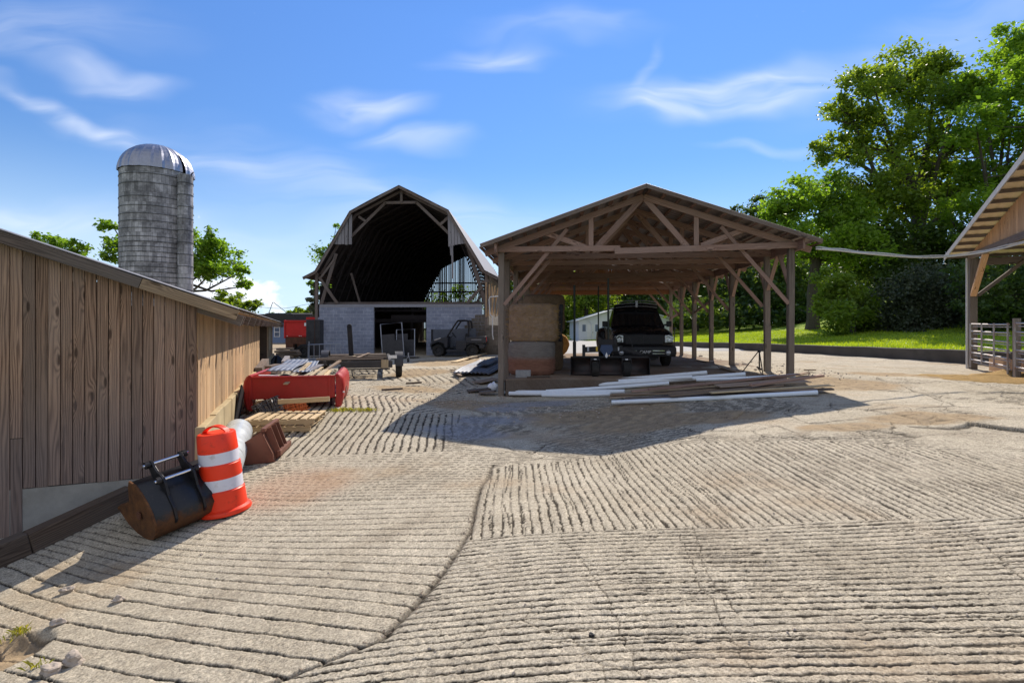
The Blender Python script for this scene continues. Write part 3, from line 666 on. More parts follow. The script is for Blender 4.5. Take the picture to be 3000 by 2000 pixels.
tree('cedar_bush','broad grey-green cedar bush low behind the lawn','bush',gz(2710,31,.9),lobes(31,[(2660,850,75),(2740,850,85),(2700,930,80),(2790,920,70),(2640,930,60),(2600,965,35),(2680,968,40),(2760,970,40),(2835,960,50)],1,5),17000,.18,M['leaf_needle'],5,.15,'bushes at the lawn edge',spread=.45,clumps=40,up=0.)
tree('leafy_bush','loose pale-leaved bush hanging over the lawn, middle of the picture\'s tree edge','bush',gz(2500,33,.9),lobes(33,[(2440,830,50),(2470,880,60),(2420,900,35),(2520,900,60),(2470,940,55),(2545,950,50),(2560,975,30),(2500,970,25)],1,6),9000,.24,M['leaf_big'],6,.15,'bushes at the lawn edge',spread=.42,clumps=40)
tree('dark_thicket','dark thicket seen under the roof of the right gabled barn','bush',gz(2930,28,.8),lobes(28,[(2880,965,55),(2950,985,50),(3020,985,55),(2880,820,80),(2960,800,100),(3060,820,120),(2880,910,70),(2960,920,90),(3060,930,110),(3150,860,120)],1.2,7),16000,.22,M['leaf_dark'],7,.2,'bushes at the lawn edge',spread=.42,clumps=40)
rg=np.random.default_rng(77); LL=[]
for i in range(46):
    px=1480+i*27+rg.uniform(-12,12); d=80+rg.uniform(-5,5); top=800-40*math.sin((px-1500)/300) if px<1750 else 790-(px-1750)*.12
    for k in range(6):
        LL.append((tuple(P(px+rg.uniform(-15,15),top+35+k*30+rg.uniform(-12,12),d+(k>3)*2)),2.6))
for i in range(34):
    px=1480+i*33
    for y_ in (925,950,972): LL.append((tuple(P(px+rg.uniform(-12,12),y_+rg.uniform(-8,8),88)),2.6))
for i in range(26):
    px=1985+i*20; d=55-(px-1985)*.018
    LL.append((tuple(P(px,930+rg.uniform(-10,10),d)),1.3)); LL.append((tuple(P(px+9,905+rg.uniform(-10,10),d+3)),1.5))
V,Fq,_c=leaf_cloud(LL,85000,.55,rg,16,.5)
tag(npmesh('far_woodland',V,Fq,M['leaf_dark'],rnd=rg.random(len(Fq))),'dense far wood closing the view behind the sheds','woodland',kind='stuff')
k=0
for px,d,L in ((1590,70,[(1560,880,45),(1610,860,55),(1580,930,40),(1640,900,45)]),(1720,68,[(1700,840,75),(1740,880,65),(1670,900,60),(1760,820,60)]),(1880,72,[(1860,850,70),(1920,830,70),(1900,900,60),(1840,910,55)]),(2040,66,[(2010,840,80),(2070,800,80),(2050,890,75),(1990,900,60)]),(2180,60,[(2150,800,85),(2220,770,80),(2190,870,85),(2130,880,70)]),(2320,55,[(2290,800,85),(2350,780,80),(2330,880,85),(2270,880,80),(2400,860,60)])):
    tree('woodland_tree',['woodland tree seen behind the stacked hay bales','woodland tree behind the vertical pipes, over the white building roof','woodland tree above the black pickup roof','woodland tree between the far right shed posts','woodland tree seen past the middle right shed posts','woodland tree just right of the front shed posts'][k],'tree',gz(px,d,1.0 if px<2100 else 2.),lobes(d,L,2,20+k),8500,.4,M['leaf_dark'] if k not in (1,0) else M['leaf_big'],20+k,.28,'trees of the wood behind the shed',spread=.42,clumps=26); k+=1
tree('dark_pine','small dark treetop peeking over the shed roof slope','tree',gz(2170,78,1.),lobes(78,[(2155,612,16),(2220,590,22),(2190,640,40),(2240,630,40),(2200,720,60)],2,30),4500,.42,M['leaf_dark'],30,.3,spread=.42)
tree('ash_tree','big leafy tree behind the concrete silo','tree',gz(500,60),lobes(60,[(330,662,32),(352,700,28),(330,742,45),(395,720,50),(480,700,90),(600,715,55),(650,765,60),(620,800,50),(700,800,30),(722,838,26),(560,780,60)],2,8),12000,.42,M['leaf_bright'],8,.45,'trees behind the board barn',spread=.34)
tree('small_tree','small rounded treetop left of the silo over the plank barn roof','tree',gz(170,58),lobes(58,[(165,712,38),(120,705,26),(215,725,34),(235,750,22),(160,770,60)],1.5,9),5000,.38,M['leaf_bright'],9,.3,'trees behind the board barn',spread=.36)
tree('low_tree','low treetop right of the silo just above the roof edge','tree',gz(700,56),lobes(56,[(655,872,26),(700,880,32),(740,893,24),(690,920,50),(640,900,40)],1.5,10),5000,.36,M['leaf_big'],10,.25,'trees behind the board barn',spread=.38)
tree('barn_side_tree','leafy branch tree poking out left of the gambrel barn eave','tree',gz(940,66),lobes(66,[(908,833,14),(925,845,18),(985,662,10),(995,690,12),(960,760,45),(990,720,30),(960,860,40)],1.5,11),3800,.36,M['leaf_bright'],11,.25,'trees behind the gambrel barn',spread=.42)
tree('slat_tree','leafy tree glimpsed through the gambrel barn\'s slatted back wall','tree',gz(1340,84),lobes(84,[(1300,890,35),(1380,890,40),(1340,860,30),(1250,900,35)],2,13),1500,.45,M['leaf_bright'],13,.3,'trees behind the gambrel barn',spread=.42)
tree('spruce_tree','sparse dark spruce standing against the barn\'s left wall','tree',gz(930,46),lobes(46,[(930,800,8),(922,830,10),(918,858,14),(915,885,17),(925,910,22),(940,870,18),(950,900,25)],.6,12),3000,.26,M['leaf_needle'],12,.12,'trees behind the gambrel barn',spread=.35,up=-.2)
for i,(px,py,r) in enumerate(((640,935,26),(720,930,22),(800,925,24),(870,915,22),(905,915,20))):
    tree('distant_tree',['far treetop behind the roof edge below the low tree','far treetop above the eave end of the plank barn','far treetop over the blue house roof','far treetop over the red dump truck','far dark treetop beside the barn corner post'][i],'tree',gz(px,115),lobes(115,[(px,py+4,r*.8),(px+18,py+6,r*.7),(px-20,py+10,r*.7),(px,py+26,r)],2,40+i),1600,.7,M['leaf_big'],40+i,.3,'far treetops on the left horizon',spread=.45,clumps=10,limbs=False)
# ------------------------------------------------------------------ left board barn
C0=Vector((-4.05,6.8,0)); fl=Vector((-.9277,-.3735,0)); sd=Vector((-.3735,.9277,0)); up=Vector((0,0,1))
def LB(s,t,z): return C0+fl*s+sd*t+up*z
barnA=thing('board_barn','low brown barn of upright pine boards along the left edge','barn',LB(0,0,-.5))
rz=lambda s:2.10+.36*s
mb=MB(); rr=random.Random(3); s=.0; bw=.117
while s<6.2:
    zb=-.167 if s<1.70 else -.72; zb+=rr.uniform(-.008,.008)
    off=rr.uniform(-.004,.004); zt=rz(s+.07)-.1
    cuts=[zb,zt]
    if s>1.7 and rr.random()<.8: cuts=[zb,zb+rr.uniform(.5,1.6),zt]
    for a,b in zip(cuts[:-1],cuts[1:]):
        mb.beam(LB(s+bw/2,off,a+.003),LB(s+bw/2,off,b-.003),bw-.006-rr.uniform(0,.004),.022,sd)
    s+=bw
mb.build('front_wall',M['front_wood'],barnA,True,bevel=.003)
mb=MB()
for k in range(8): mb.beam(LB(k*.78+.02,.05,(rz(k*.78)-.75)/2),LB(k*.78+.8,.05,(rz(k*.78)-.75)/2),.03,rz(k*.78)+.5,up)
mb.build('gap_backing',M['kerb_wood'],barnA,True)  # added dark backing so no light shows between the front boards
mb=MB(); t=.02; done_=False
while t<20.6:
    b_=rr.uniform(.14,.2)
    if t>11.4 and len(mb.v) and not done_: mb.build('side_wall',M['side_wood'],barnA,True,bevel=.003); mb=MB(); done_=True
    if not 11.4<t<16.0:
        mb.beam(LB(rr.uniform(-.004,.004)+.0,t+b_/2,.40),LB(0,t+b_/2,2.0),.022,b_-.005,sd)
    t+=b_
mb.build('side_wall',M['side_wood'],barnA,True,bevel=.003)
mb=MB(); mb.beam(LB(3.1,.045,-.78),LB(.02,.045,-.78),.1,1.22,up); mb.build('front_foundation',M['conc'],barnA,True)
mb=MB(); t=-.02
while t<20.5:
    l=rr.uniform(.85,1.1); mb.beam(LB(-.035+rr.uniform(-.008,.008),t,.02),LB(-.035,t+l-.012,.02+rr.uniform(-.02,.02)),.12,.82+rr.uniform(-.02,.03),up); t+=l
mb.build('side_foundation',M['conc_warm'],barnA,True,bevel=.012)
mb=MB()
def roofpt(s,t,dz=0): return LB(s,t,rz(s)+dz)
mb.grid(lambda u,v:roofpt(-.50+6.5*u,-.16+21*v,.02+.012*abs(math.sin(v*21*math.pi/.2))),2,210)
mb.grid(lambda u,v:LB(6+6.5*u,-.16+21*v,rz(6-6.5*u)+.02),2,20)
mb.build('roof',M['galv'],barnA,True,solid=.008)
mb=MB()
mb.beam(roofpt(-.48,-.15,-.065),roofpt(.57,-.15,-.065),.03,.13,up); mb.build('rake_board',wood('newer_rake_board',(.15,.09,.05),(.4,.28,.17),(.3,.24,.18),.4,.3,.5),barnA,True,bevel=.004)
mb=MB(); mb.beam(roofpt(.575,-.15,-.065),roofpt(6,-.15,-.065),.03,.13,up); mb.build('rake_board',M['rake_wood'],barnA,True,bevel=.004)
for i in range(30):
    t=.03+i*.7; mb=MB(); mb.beam(roofpt(-.5+rr.uniform(-.04,.03),t,-.13),roofpt(3.,t,-.13),.045,.14,up); mb.build('rafter',M['rake_wood'],barnA,True,bevel=.004)
for k in range(5):
    mb=MB(); mb.beam(roofpt(-.42+k*.62,-.1,-.03),roofpt(-.42+k*.62,20.6,-.03),.08,.03,up); mb.build('purlin',M['side_wood'] if k==0 else M['rake_wood'],barnA,True)
mb=MB(); mb.box(0,1,0,1,0,1); mb=MB()
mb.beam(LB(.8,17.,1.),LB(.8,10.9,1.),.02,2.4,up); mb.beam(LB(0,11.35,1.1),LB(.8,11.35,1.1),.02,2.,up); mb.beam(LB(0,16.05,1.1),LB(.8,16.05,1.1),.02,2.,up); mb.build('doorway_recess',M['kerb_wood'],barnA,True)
mb=MB(); mb.beam(LB(-.03,16.8,1.25),LB(-.03,18.4,1.25),.02,1.,up); tag(mb.build('plywood_sheet',M['pale_wood']),'pale plywood sheet fixed outside the barn\'s far end','plywood')
# timber kerb in front of the barn
a,b=G(-330,1790),G(385,1478); mb=MB(); n=12
def kp(f): q=a.lerp(b,f); return Vector((q.x,q.y,H(q.x,q.y)))
mb.beam(kp(0)+up*.06,kp(.5)+up*.085,.16,.3,up); mb.beam(kp(.502)+up*.085,kp(1)+up*.10,.16,.28,up)
tag(mb.build('timber_kerb',M['kerb_wood'],bevel=.015),'dark rough timber kerb lying before the board barn','kerb')

# ------------------------------------------------------------------ silo
sx_=(460-1500)/F*42; silo=thing('concrete_silo','tall grey concrete stave silo with a ribbed metal dome','silo',(sx_,42,0)); rS=2.47
mb=MB(); mb.lathe([(rS,-1),(rS,13.8),(rS-.12,13.8),(rS-.12,13.0)],64); mb.build('wall',M['stave'],silo,smooth=True)
hz_=[.6+.38*i for i in range(22)]+[9.2,9.75,10.3,10.9,11.6,12.6,13.3]
for z in hz_:
    mb=MB(); mb.lathe([(rS+.0,z-.018),(rS+.03,z-.018),(rS+.03,z+.018),(rS,z+.018)],64); mb.build('hoop',M['darksteel'],silo,smooth=True)
mb=MB(); prof=[]
for i in range(13):
    e=i/12*math.pi/2; prof.append((2.55*math.cos(e)+.001,13.82+2.3*math.sin(e)))
nn=88; b0=len(mb.v)
for r_,z in prof:
    for k in range(nn):
        a=2*math.pi*k/nn; q=r_*(1+.022*(1 if k%4==0 else -.3)); mb.v.append((q*math.cos(a),q*math.sin(a),z))
for i in range(12):
    for k in range(nn):
        am=(k+.5)/nn*360
        if i<5 and (342<am<352) : continue
        k2=(k+1)%nn; mb.face((b0+i*nn+k,b0+i*nn+k2,b0+(i+1)*nn+k2,b0+(i+1)*nn+k))
mb.build('dome',M['dome'],silo,smooth=False,solid=.02)
ca=R(-17); cx_,cy_=2.9*math.cos(ca),2.9*math.sin(ca)
mb=MB(); mb.lathe([(.53,-1),(.53,13.55),(.47,13.55),(.47,12.8)],24,Matrix.Translation((cx_,cy_,0))); mb.build('chute',M['stave'],silo,smooth=True)
for i in range(14):
    mb=MB(); mb.lathe([(.53,.9+i*.92),(.56,.9+i*.92),(.56,.94+i*.92),(.53,.94+i*.92)],24,Matrix.Translation((cx_,cy_,0))); mb.build('chute_band',M['darksteel'],silo,smooth=True)

# ------------------------------------------------------------------ gambrel barn
bb=Vector((80,1550,0)).normalized(); br=Vector((bb.y,-bb.x,0)); BO=Vector((-6.5,31.0,.12))
BMx=Matrix(((br.x,bb.x,0,BO.x),(br.y,bb.y,0,BO.y),(0,0,1,BO.z),(0,0,0,1)))
barn=thing('gambrel_barn','big open-fronted gambrel-roofed barn on grey block walls','barn',M=BMx)
gam=[(-5.68,4.52),(-4.98,4.86),(-2.89,8.34),(0,9.8),(2.89,8.34),(4.98,4.86),(5.76,4.46)]
LEN=28.5
def off(p,d):
    out=[]
    for i,(x,z) in enumerate(p):
        a=p[max(0,i-1)];b=p[min(len(p)-1,i+1)];t=Vector((b[0]-a[0],b[1]-a[1])).normalized(); out.append((x+t.y*d,z-t.x*d))
    return out
for nm,i0,i1 in (('left_flare',0,1),('lower_left',1,2),('upper_left',2,3),('upper_right',3,4),('lower_right',4,5),('right_flare',5,6)): pass
mb=MB()
for i in range(6):
    a=gam[i];b=gam[i+1]
    nb=max(2,int(math.dist(a,b)/.18))
    mb.grid(lambda u,v:(a[0]+(b[0]-a[0])*u,-.55+(LEN+.9)*v+(.04*math.sin(u*31+i) if v==0 else 0),a[1]+(b[1]-a[1])*u+.015*abs(math.sin(v*LEN*5))),max(1,nb//4),150)
mb.build('roof',M['galv'],barn,solid=.01)
mb=MB()
for i in range(6):
    a=off(gam,.045)[i];b=off(gam,.045)[i+1]; L=math.dist(a,b); nbo=max(1,round(L/.17))
    for k in range(nbo):
        f0,f1=k/nbo,(k+1)/nbo; p0=Vector((a[0]+(b[0]-a[0])*(f0+f1)/2,0,a[1]+(b[1]-a[1])*(f0+f1)/2)); nrm=Vector((-(b[1]-a[1]),0,b[0]-a[0])).normalized()
        mb.beam(p0+Vector((0,-.5+rr.uniform(-.06,.03),0)),p0+Vector((0,LEN+.2,0)),L/nbo-.006,.025,nrm)
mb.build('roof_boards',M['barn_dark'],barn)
# barge boards on the front edge
for i in range(6):
    a=off(gam,.09)[i];b=off(gam,.09)[i+1]; mb=MB(); mb.beam((a[0],-.52,a[1]),(b[0],-.52,b[1]),.035,.16,(0,0,1)); mb.build('barge_board',M['barn_wood'],barn,bevel=.004)
o2=off(gam,.2)
for f in range(24):
    y=.05+f*1.2; mb=MB()
    for i in range(1,5): mb.beam((o2[i][0],y,o2[i][1]),(o2[i+1][0],y,o2[i+1][1]),.05,.15,(0,0,1))
    for sgn in (-1,1):
        q=lambda x,z:(sgn*x,y,z)
        mb.beam(q(4.75,3.0),q(3.0,7.6),.05,.13,(0,1,0)) if f>0 else None
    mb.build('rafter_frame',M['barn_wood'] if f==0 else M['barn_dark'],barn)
def bm(a,b,w=.05,h=.15,y=-.05):
    fr=MB(); fr.beam((a[0],y,a[1]),(b[0],y,b[1]),w,h,(0,0,1) if abs(a[0]-b[0])>.02 else (1,0,0)); fr.build('front_brace',M['barn_wood'],barn,bevel=.005)
bm((-.95,8.9),(.95,8.9)); bm((0.05,8.9),(0.05,9.6),.05,.14,-.12); bm((-.9,8.92),(-3.1,6.8),.05,.16); bm((.9,8.92),(2.85,7.05),.05,.16)
bm((-2.5,8.1),(-2.05,7.8),.05,.14,-.1); bm((2.8,8.0),(2.3,7.55),.05,.16,-.1)
bm((-3.85,5.95),(-4.75,2.95),.06,.2); bm((-4.85,4.55),(-3.75,3.0),.06,.17,-.12); bm((3.95,6.3),(5.0,2.9),.06,.22); bm((4.8,4.0),(3.9,3.0),.06,.18,-.12); bm((4.75,4.2),(5.25,4.35),.05,.16,-.1)
bm((-4.75,4.55),(-3.95,5.6),.05,.12,-.1); bm((-3.1,3.0),(-3.7,5.0),.05,.13,2.); bm((4.35,3.0),(4.75,3.7),.05,.14,.6)
mb=MB()
for x0,x1,zt,zb in ((-3.62,-3.42,7.2,6.42),(-3.41,-3.22,7.55,6.44),(-3.2,-3.03,7.9,6.4),(-3.78,-3.63,6.98,6.43),(-2.98,-2.78,8.15,6.42),(-3.97,-3.8,6.7,6.45)):
    mb.beam(((x0+x1)/2,-.42,zb),((x0+x1)/2+.02,-.42,zt),x1-x0-.012,.022,(0,1,0))
mb.build('remaining_siding',M['barn_grey'],barn); mb=MB()
for x0,x1,zt,zb in ((2.82,3.0,8.2,6.25),(3.01,3.18,7.9,6.3),(3.19,3.36,7.6,6.35),(3.37,3.55,7.25,6.38),(3.56,3.72,7.,6.4),(3.73,3.9,6.7,6.42),(2.93,3.07,6.4,5.75),(3.02,3.14,6.3,4.4)):
    mb.beam(((x0+x1)/2+.04,-.42+.01*(x0<3),zb),((x0+x1)/2,-.42,zt),x1-x0-.012,.022,(0,1,0))
mb.build('remaining_siding',M['barn_grey'],barn)
# block front wall with opening
def wallprism(mb,poly,y0,y1,r=.5): mb.prism(poly,(0,y0,0),(1,0,0),(0,0,1),(0,y1-y0,0),r)
mb=MB(); wallprism(mb,[(-4.98,-.4),(-1.6,-.4),(-1.6,2.78),(-4.85,2.78),(-4.85,2.2),(-4.98,2.2)],-.1,.1); mb.build('block_wall',M['block'],barn); mb=MB(); wallprism(mb,[(1.52,-.4),(4.9,-.4),(4.9,2.3),(4.76,2.3),(4.76,2.78),(1.52,2.78)],-.1,.1)
mb.build('block_wall',M['block'],barn)
mb=MB(); wallprism(mb,[(-4.85,2.781),(4.76,2.781),(4.76,2.95),(-4.85,2.95)],-.1,.1); mb.build('lintel',M['lintel'],barn,bevel=.01)
mb=MB()
for row in range(12):
    z=-.06+.2*row; x0={0:3.9,1:3.9,2:3.7,3:3.9,4:3.7,5:3.9,6:3.7,7:3.35,8:3.75,9:3.9,10:4.15,11:4.35}[row]; x=x0
    while x<4.95: x1=min(5.0,x+.4); mb.box(x+.005,x1-.006,-.104-rr.uniform(0,.006),-.09,z+.006,z+.192); x=x1
mb.build('old_block_patch',M['oldblock'],barn)
mb=MB(); wallprism(mb,[(4.96,-.4),(5.14,-.4),(5.14,4.72),(4.96,4.74)],0.12,LEN); mb.build('right_lower_wall',M['oldblock'],barn)
mb=MB(); y=-.3
for k in range(10):
    x=5.02+.09*k; mb.beam((x,-.2,2.2+.05*(k%3)),(x+.25*(k%2),-.2,4.2-.06*k),.06,.02,(0,1,0))
mb.build('broken_slats',M['side_wood'],barn)
mb=MB(); wallprism(mb,[(5.0,-.3),(6.3,-.3),(6.3,1.7),(5.0,1.75)],-.16,-.02); mb.build('right_block_stub',M['oldblock'],barn)
mb=MB(); mb.tube([(5.45,-.3,.9),(5.4,-.3,1.2),(5.4,-.3,2.2),(5.25,-.3,2.35),(5.2,-.3,3.2),(5.25,-.3,3.35),(5.9,-.3,3.4)],.035,8); mb.build('downpipe',M['conduit'],barn,smooth=True)
for x in (-5.02,5.02): 
    mb=MB(); mb.beam((x,-.05,-.3),(x,-.05,4.85),.16,.16,(0,1,0)); mb.build('corner_post',M['barn_wood'],barn,bevel=.006)
mb=MB()
for k in range(12): mb.beam((-4.98,.3 if k<7 else 2.2,3.0+.17*k),(-4.98,LEN,3.0+.17*k),.02,.172,(0,0,1))
for k in range(7,12): mb.beam((-4.98,.3,3.0+.17*k),(-4.98,2.2,3.0+.17*k),.02,.09,(0,0,1))
wallprism(mb,[(-5.05,-.4),(-4.93,-.4),(-4.93,3.),(-5.05,3.)],.12,LEN); mb.build('left_wall',M['barn_dark'],barn)
# slatted back gable
mb=MB(); x=-4.98; gi=off(gam,.0)
def gz_(x): return float(np.interp(x,[p[0] for p in gi],[p[1] for p in gi]))
while x<4.95:
    wd=rr.uniform(.085,.115); zt=max(gz_(x),gz_(x+wd))-.03
    if not(2.7<x<3.7): mb.beam((x+wd/2,LEN,-.3),(x+wd/2,LEN,zt),wd,.022,(0,1,0))
    else: mb.beam((x+wd/2,LEN,-.3),(x+wd/2,LEN,min(zt,6.4)),wd,.022,(0,1,0)); mb.beam((x+wd/2,LEN,6.85),(x+wd/2,LEN,zt),wd,.022,(0,1,0))
    x+=wd+(rr.choice((.01,.025,.04,.055)))
for z in (1.4,3.,4.4,5.6,6.6): mb.beam((-4.9,LEN-.06,z),(4.9,LEN-.06,z),.05,.16,(0,0,1))
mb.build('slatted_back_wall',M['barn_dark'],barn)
mb=MB(); mb.box(-1.5,1.5,3.2,3.4,2.1,2.4); mb.box(-4.9,4.9,6.0,6.2,1.95,2.2); mb.beam((-1.4,8,0),(-1.2,8,3),.2,.2,(0,1,0)); mb.beam((.6,6,0),(.6,6,2.2),.25,.25,(0,1,0)); mb.build('inner_beam',M['barn_dark'],barn)
mb=MB(); mb.box(-4.9,4.9,.15,.35,2.95,3.1); mb.build('sill_beam',M['barn_wood'],barn)
mb=MB(); mb.box(-4.9,0.4,7.5,LEN-.1,2.75,2.9); mb.build('loft_floor',M['barn_dark'],barn)

# ------------------------------------------------------------------ open shed
sa=Vector((140,1550,0)).normalized(); sr=Vector((sa.y,-sa.x,0)); SO=Vector((-.278,13.92,0))
SM=Matrix(((sr.x,sa.x,0,SO.x),(sr.y,sa.y,0,SO.y),(0,0,1,0),(0,0,0,1)))
shed=thing('open_shed','open-sided pole shed with timber trusses over the black pickup','shed',M=SM)
SW=7.3; PT=[0,1.55,4.55,7.0,9.55,12.0,14.4]; ZC=3.80
zroof=lambda x: 5.27-.345*abs(x-SW/2)
SI=SM.inverted()
def gl(x,y): q=SM@Vector((x,y,0)); return H(q.x,q.y)
for i,t in enumerate(PT):
    for x in (0,SW):
        b=.2; mb=MB(); zt=zroof(x)-.16; lean=rr.uniform(-.03,.03)
        base=gl(x,t)-.3 if i==0 else .1
        mb.tube([(x+lean,t,base),(x+lean*.6,t+rr.uniform(-.01,.01),1.6),(x,t,zt)],[.115,.108,.1],10) if rr.random()<.0 else mb.beam((x+lean,t,base),(x,t,zt),.16+rr.uniform(-.015,.015),.16+rr.uniform(-.015,.015),(0,1,0))
        mb.build('post',M['post_wood'],shed,bevel=.02)
mb=MB(); q=SI@P(2263,1090,14.0)
mb.beam((SW-.02,PT[1]-.13,.3),(SW-.02,PT[1]-.13,1.75),.16,.04,(0,1,0)); mb.build('splint_board',M['post_wood'],shed)
TT=[-.02,1.57,3.1,4.55,7.0,8.3,9.55,12.0,14.3]
for i,t in enumerate(TT):
    mb=MB(); y=t-.11
    zl=ZC-.05; th=.14
    tz=lambda x: zroof(x)-.24
    if i==0:
        mb.beam((-.05,y,zl-.01),(SW*.42,y,zl-.02),.04,.14,(0,0,1)); mb.beam((SW*.40,y-.045,zl-.10),(SW+.15,y-.045,zl+.0),.045,.15,(0,0,1))
    else: mb.beam((0,y,zl),(SW,y,zl),.04,.14,(0,0,1))
    mb.beam((-.42,y,tz(-.42)),(SW/2,y,tz(SW/2)),.045,.15,(0,0,1)); mb.beam((SW/2,y,tz(SW/2)),(SW+.42,y,tz(SW+.42)),.045,.15,(0,0,1))
    y2=y+.045
    mb.beam((SW/2-.04,y2,tz(SW/2)-.08),(SW*.415,y2-.0,zl),.04,.13,(0,0,1)) if False else None
    mb.beam((SW/2-.05,y2,tz(SW/2)-.05),(2.45,y2,zl),.04,.14,(0,0,1)); mb.beam((SW/2+.05,y2,tz(SW/2)-.05),(4.75,y2,zl),.04,.14,(0,0,1))
    mb.beam((2.33,y2,zl),(2.33,y2,tz(2.33)),.12,.04,(0,1,0)); mb.beam((4.97,y2,zl),(4.97,y2,tz(4.97)),.12,.04,(0,1,0))
    mb.beam((2.2,y2+.045,zl+.03),(1.15,y2+.045,tz(1.15)),.04,.13,(0,0,1)); mb.beam((5.1,y2+.045,zl+.03),(6.15,y2+.045,tz(6.15)),.04,.13,(0,0,1))
    mb.build('truss',M['truss_wood'],shed,bevel=.004)
for i,t in enumerate(PT):
    for x,sg in ((0,1),(SW,-1)):
        y=t+.1 if i else t-.06
        mb=MB(); mb.beam((x+sg*.08,y,2.3),(x+sg*1.72,y,zroof(x+sg*1.72)-.35),.04,.095,(0,0,1)); mb.build('knee_brace',M['truss_wood'],shed,bevel=.004)
        if x==SW and i<6:
            mb=MB(); mb.beam((x,t+.08,2.75),(x+.02,t+.75,3.62),.04,.1,(1,0,0)); mb.build('plate_brace',M['truss_wood'],shed,bevel=.004)
            if i: mb=MB(); mb.beam((x,t-.08,2.75),(x+.02,t-.7,3.62),.04,.1,(1,0,0)); mb.build('plate_brace',M['truss_wood'],shed,bevel=.004)
for x in (-.1,SW+.1):
    mb=MB(); mb.beam((x,-.5,3.72),(x,14.9,3.72),.05,.22,(0,0,1)); mb.build('plate_beam',M['truss_wood'],shed,bevel=.004)
mb=MB(); mb.beam((SW,PT[4],2.35),(SW,PT[3],2.75),.03,.1,(0,0,1)); mb.beam((SW,PT[6],2.2),(SW,PT[5],2.45),.03,.1,(0,0,1)); mb.build('side_rail',M['truss_wood'],shed)
for k in range(12):
    for sg in (-1,1):
        x=SW/2+sg*(.1+k*.365); mb=MB(); z=zroof(x)-.115; mb.beam((x,-.52,z),(x,14.95,z),.09,.045,(-sg*.33,0,1)); mb.build('purlin',M['purlin_wood'],shed)
for sg in (-1,1):
    mb=MB(); mb.grid(lambda u,v:(SW/2+sg*(u*4.13),-.6+15.7*v,zroof(SW/2+sg*u*4.13)-.03+.014*(math.sin(v*15.7*2*math.pi/.22)>.55)),3,430); mb.build('roof_panel',M['roof_under'],shed,solid=.006)
    mb=MB(); y=-.6
    mb.beam((SW/2,y,zroof(SW/2)-.085),(SW/2+sg*4.12,y,zroof(SW/2+4.12)-.085),.03,.1,(0,0,1)); mb.build('barge_board',M['rake_wood'],shed,bevel=.003)
mb=MB(); x=.05
while x<SW:
    zt=zroof(x)-.25; mb.beam((x+.07,14.55,3.52),(x+.07,14.55,max(zt,3.56)),.135,.02,(0,1,0)); x+=.14
mb.build('back_gable_boards',M['back_gable_wood'],shed)
mb=MB(); mb.beam((-.2,14.5,3.55),(SW+.2,14.5,3.55),.05,.2,(0,0,1)); mb.build('back_lintel',M['back_gable_wood'],shed)
# concrete floor slab of the shed
def slabz(x,y): return float(np.interp(x,[-.6,3,7.6],[.34,.39,.5]))-.006*y+.02*math.sin(x*1.3+y*.7)
mb=MB(); mb.grid(lambda u,v:(SM@Vector((.12+7.6*u,-.12+15.4*v,slabz(.12+7.6*u,15.4*v)))),90,90); secs=[]
for k in range(31):
    x=.12+7.6*k/30; a=SM@Vector((x,-.12,slabz(x,0))); secs.append([a,a+Vector((.003,-.02,-.03)),a+Vector((0,-.03,-.8))])
mb.loft(secs,caps=False,closed=False); secs=[]
for k in range(31):
    y=-.12+15.4*k/30; a=SM@Vector((.12,y,slabz(.12,y))); secs.append([a,a+Vector((-.02,0,-.03)),a+Vector((-.03,0,-.8))])
mb.loft(secs,caps=False,closed=False)
t=NT('slab_concrete'); o_=t.pos(); n1=t.noise(o_,1.2,5,.65); n2=t.noise(o_,40,4,.7); wv=t.n('TexWave',{'Vector':o_,'Scale':3.2,'Distortion':1.5,'Detail':2.},bands_direction='DIAGONAL').outputs[0]
nzz=t.sep(t.n('NewGeometry').outputs['Normal'])[2]; c=t.mix(t.mr(n1,.35,.65),(.3,.24,.18),(.2,.12,.07)); c=t.mix(t.mr(nzz,.3,.8,.75,0),c,(.07,.058,.05)); nz_=t.sep(t.n('NewGeometry').outputs['Normal'])[2]; c=t.mix(t.math('MULTIPLY',t.mr(wv,.0,.25,.7,0),t.mr(nz_,.6,.9)),c,(.08,.05,.035)); k=t.mr(n2,.3,.7,.75,1.2); c=t.mix(1.,c,t.xyz(k,k,k),'MULTIPLY')  # steep faces darkened in the colour, for the shade on the slab front
M['slab']=t.done(c,.9,0,t.bump(t.math('ADD',n2,wv),.5,.015),.2)
tag(mb.build('shed_slab',M['slab'],smooth=True,loc=(0,0,0)),'raised dirty concrete floor slab under the open shed','slab',kind='structure')

# ------------------------------------------------------------------ right gabled barn
g=Vector((.462,.887,0)); nB=Vector((-.887,.462,0)); BO2=Vector((15.07,17.3,0)); bz0=.33
def RB(s,q,z): return BO2-g*s+nB*q+up*z
rb=thing('gabled_barn','barn with orange-brown board gable and cream roof underside at the right edge','barn',RB(0,0,bz0))
zr=lambda s:4.19+.236*s if s<8 else 4.19+.236*(16-s)
mb=MB(); s=-.02
while s<8.2:
    zb=4.12; zt=zr(s)-.03
    if zt>zb+.02: mb.beam(RB(s+.09,.03,zb),RB(s+.09,.03,max(zt,zb+.03)),.022,.175,g) if False else mb.beam(RB(s+.09,.03,zb),RB(s+.09,.03,zt),.175,.022,nB)
    s+=.182
mb.build('gable_boards',M['orange_wood'],rb,True)
mb=MB(); mb.beam(RB(-.15,.07,4.04),RB(8.5,.07,4.04),.06,.2,up); mb.build('tie_beam',M['rake_wood'],rb,True,bevel=.005)
mb=MB(); mb.beam(RB(-.1,-.1,3.86),RB(-.1,-16,3.86),.08,.24,up); mb.build('eave_beam',M['rake_wood'],rb,True)
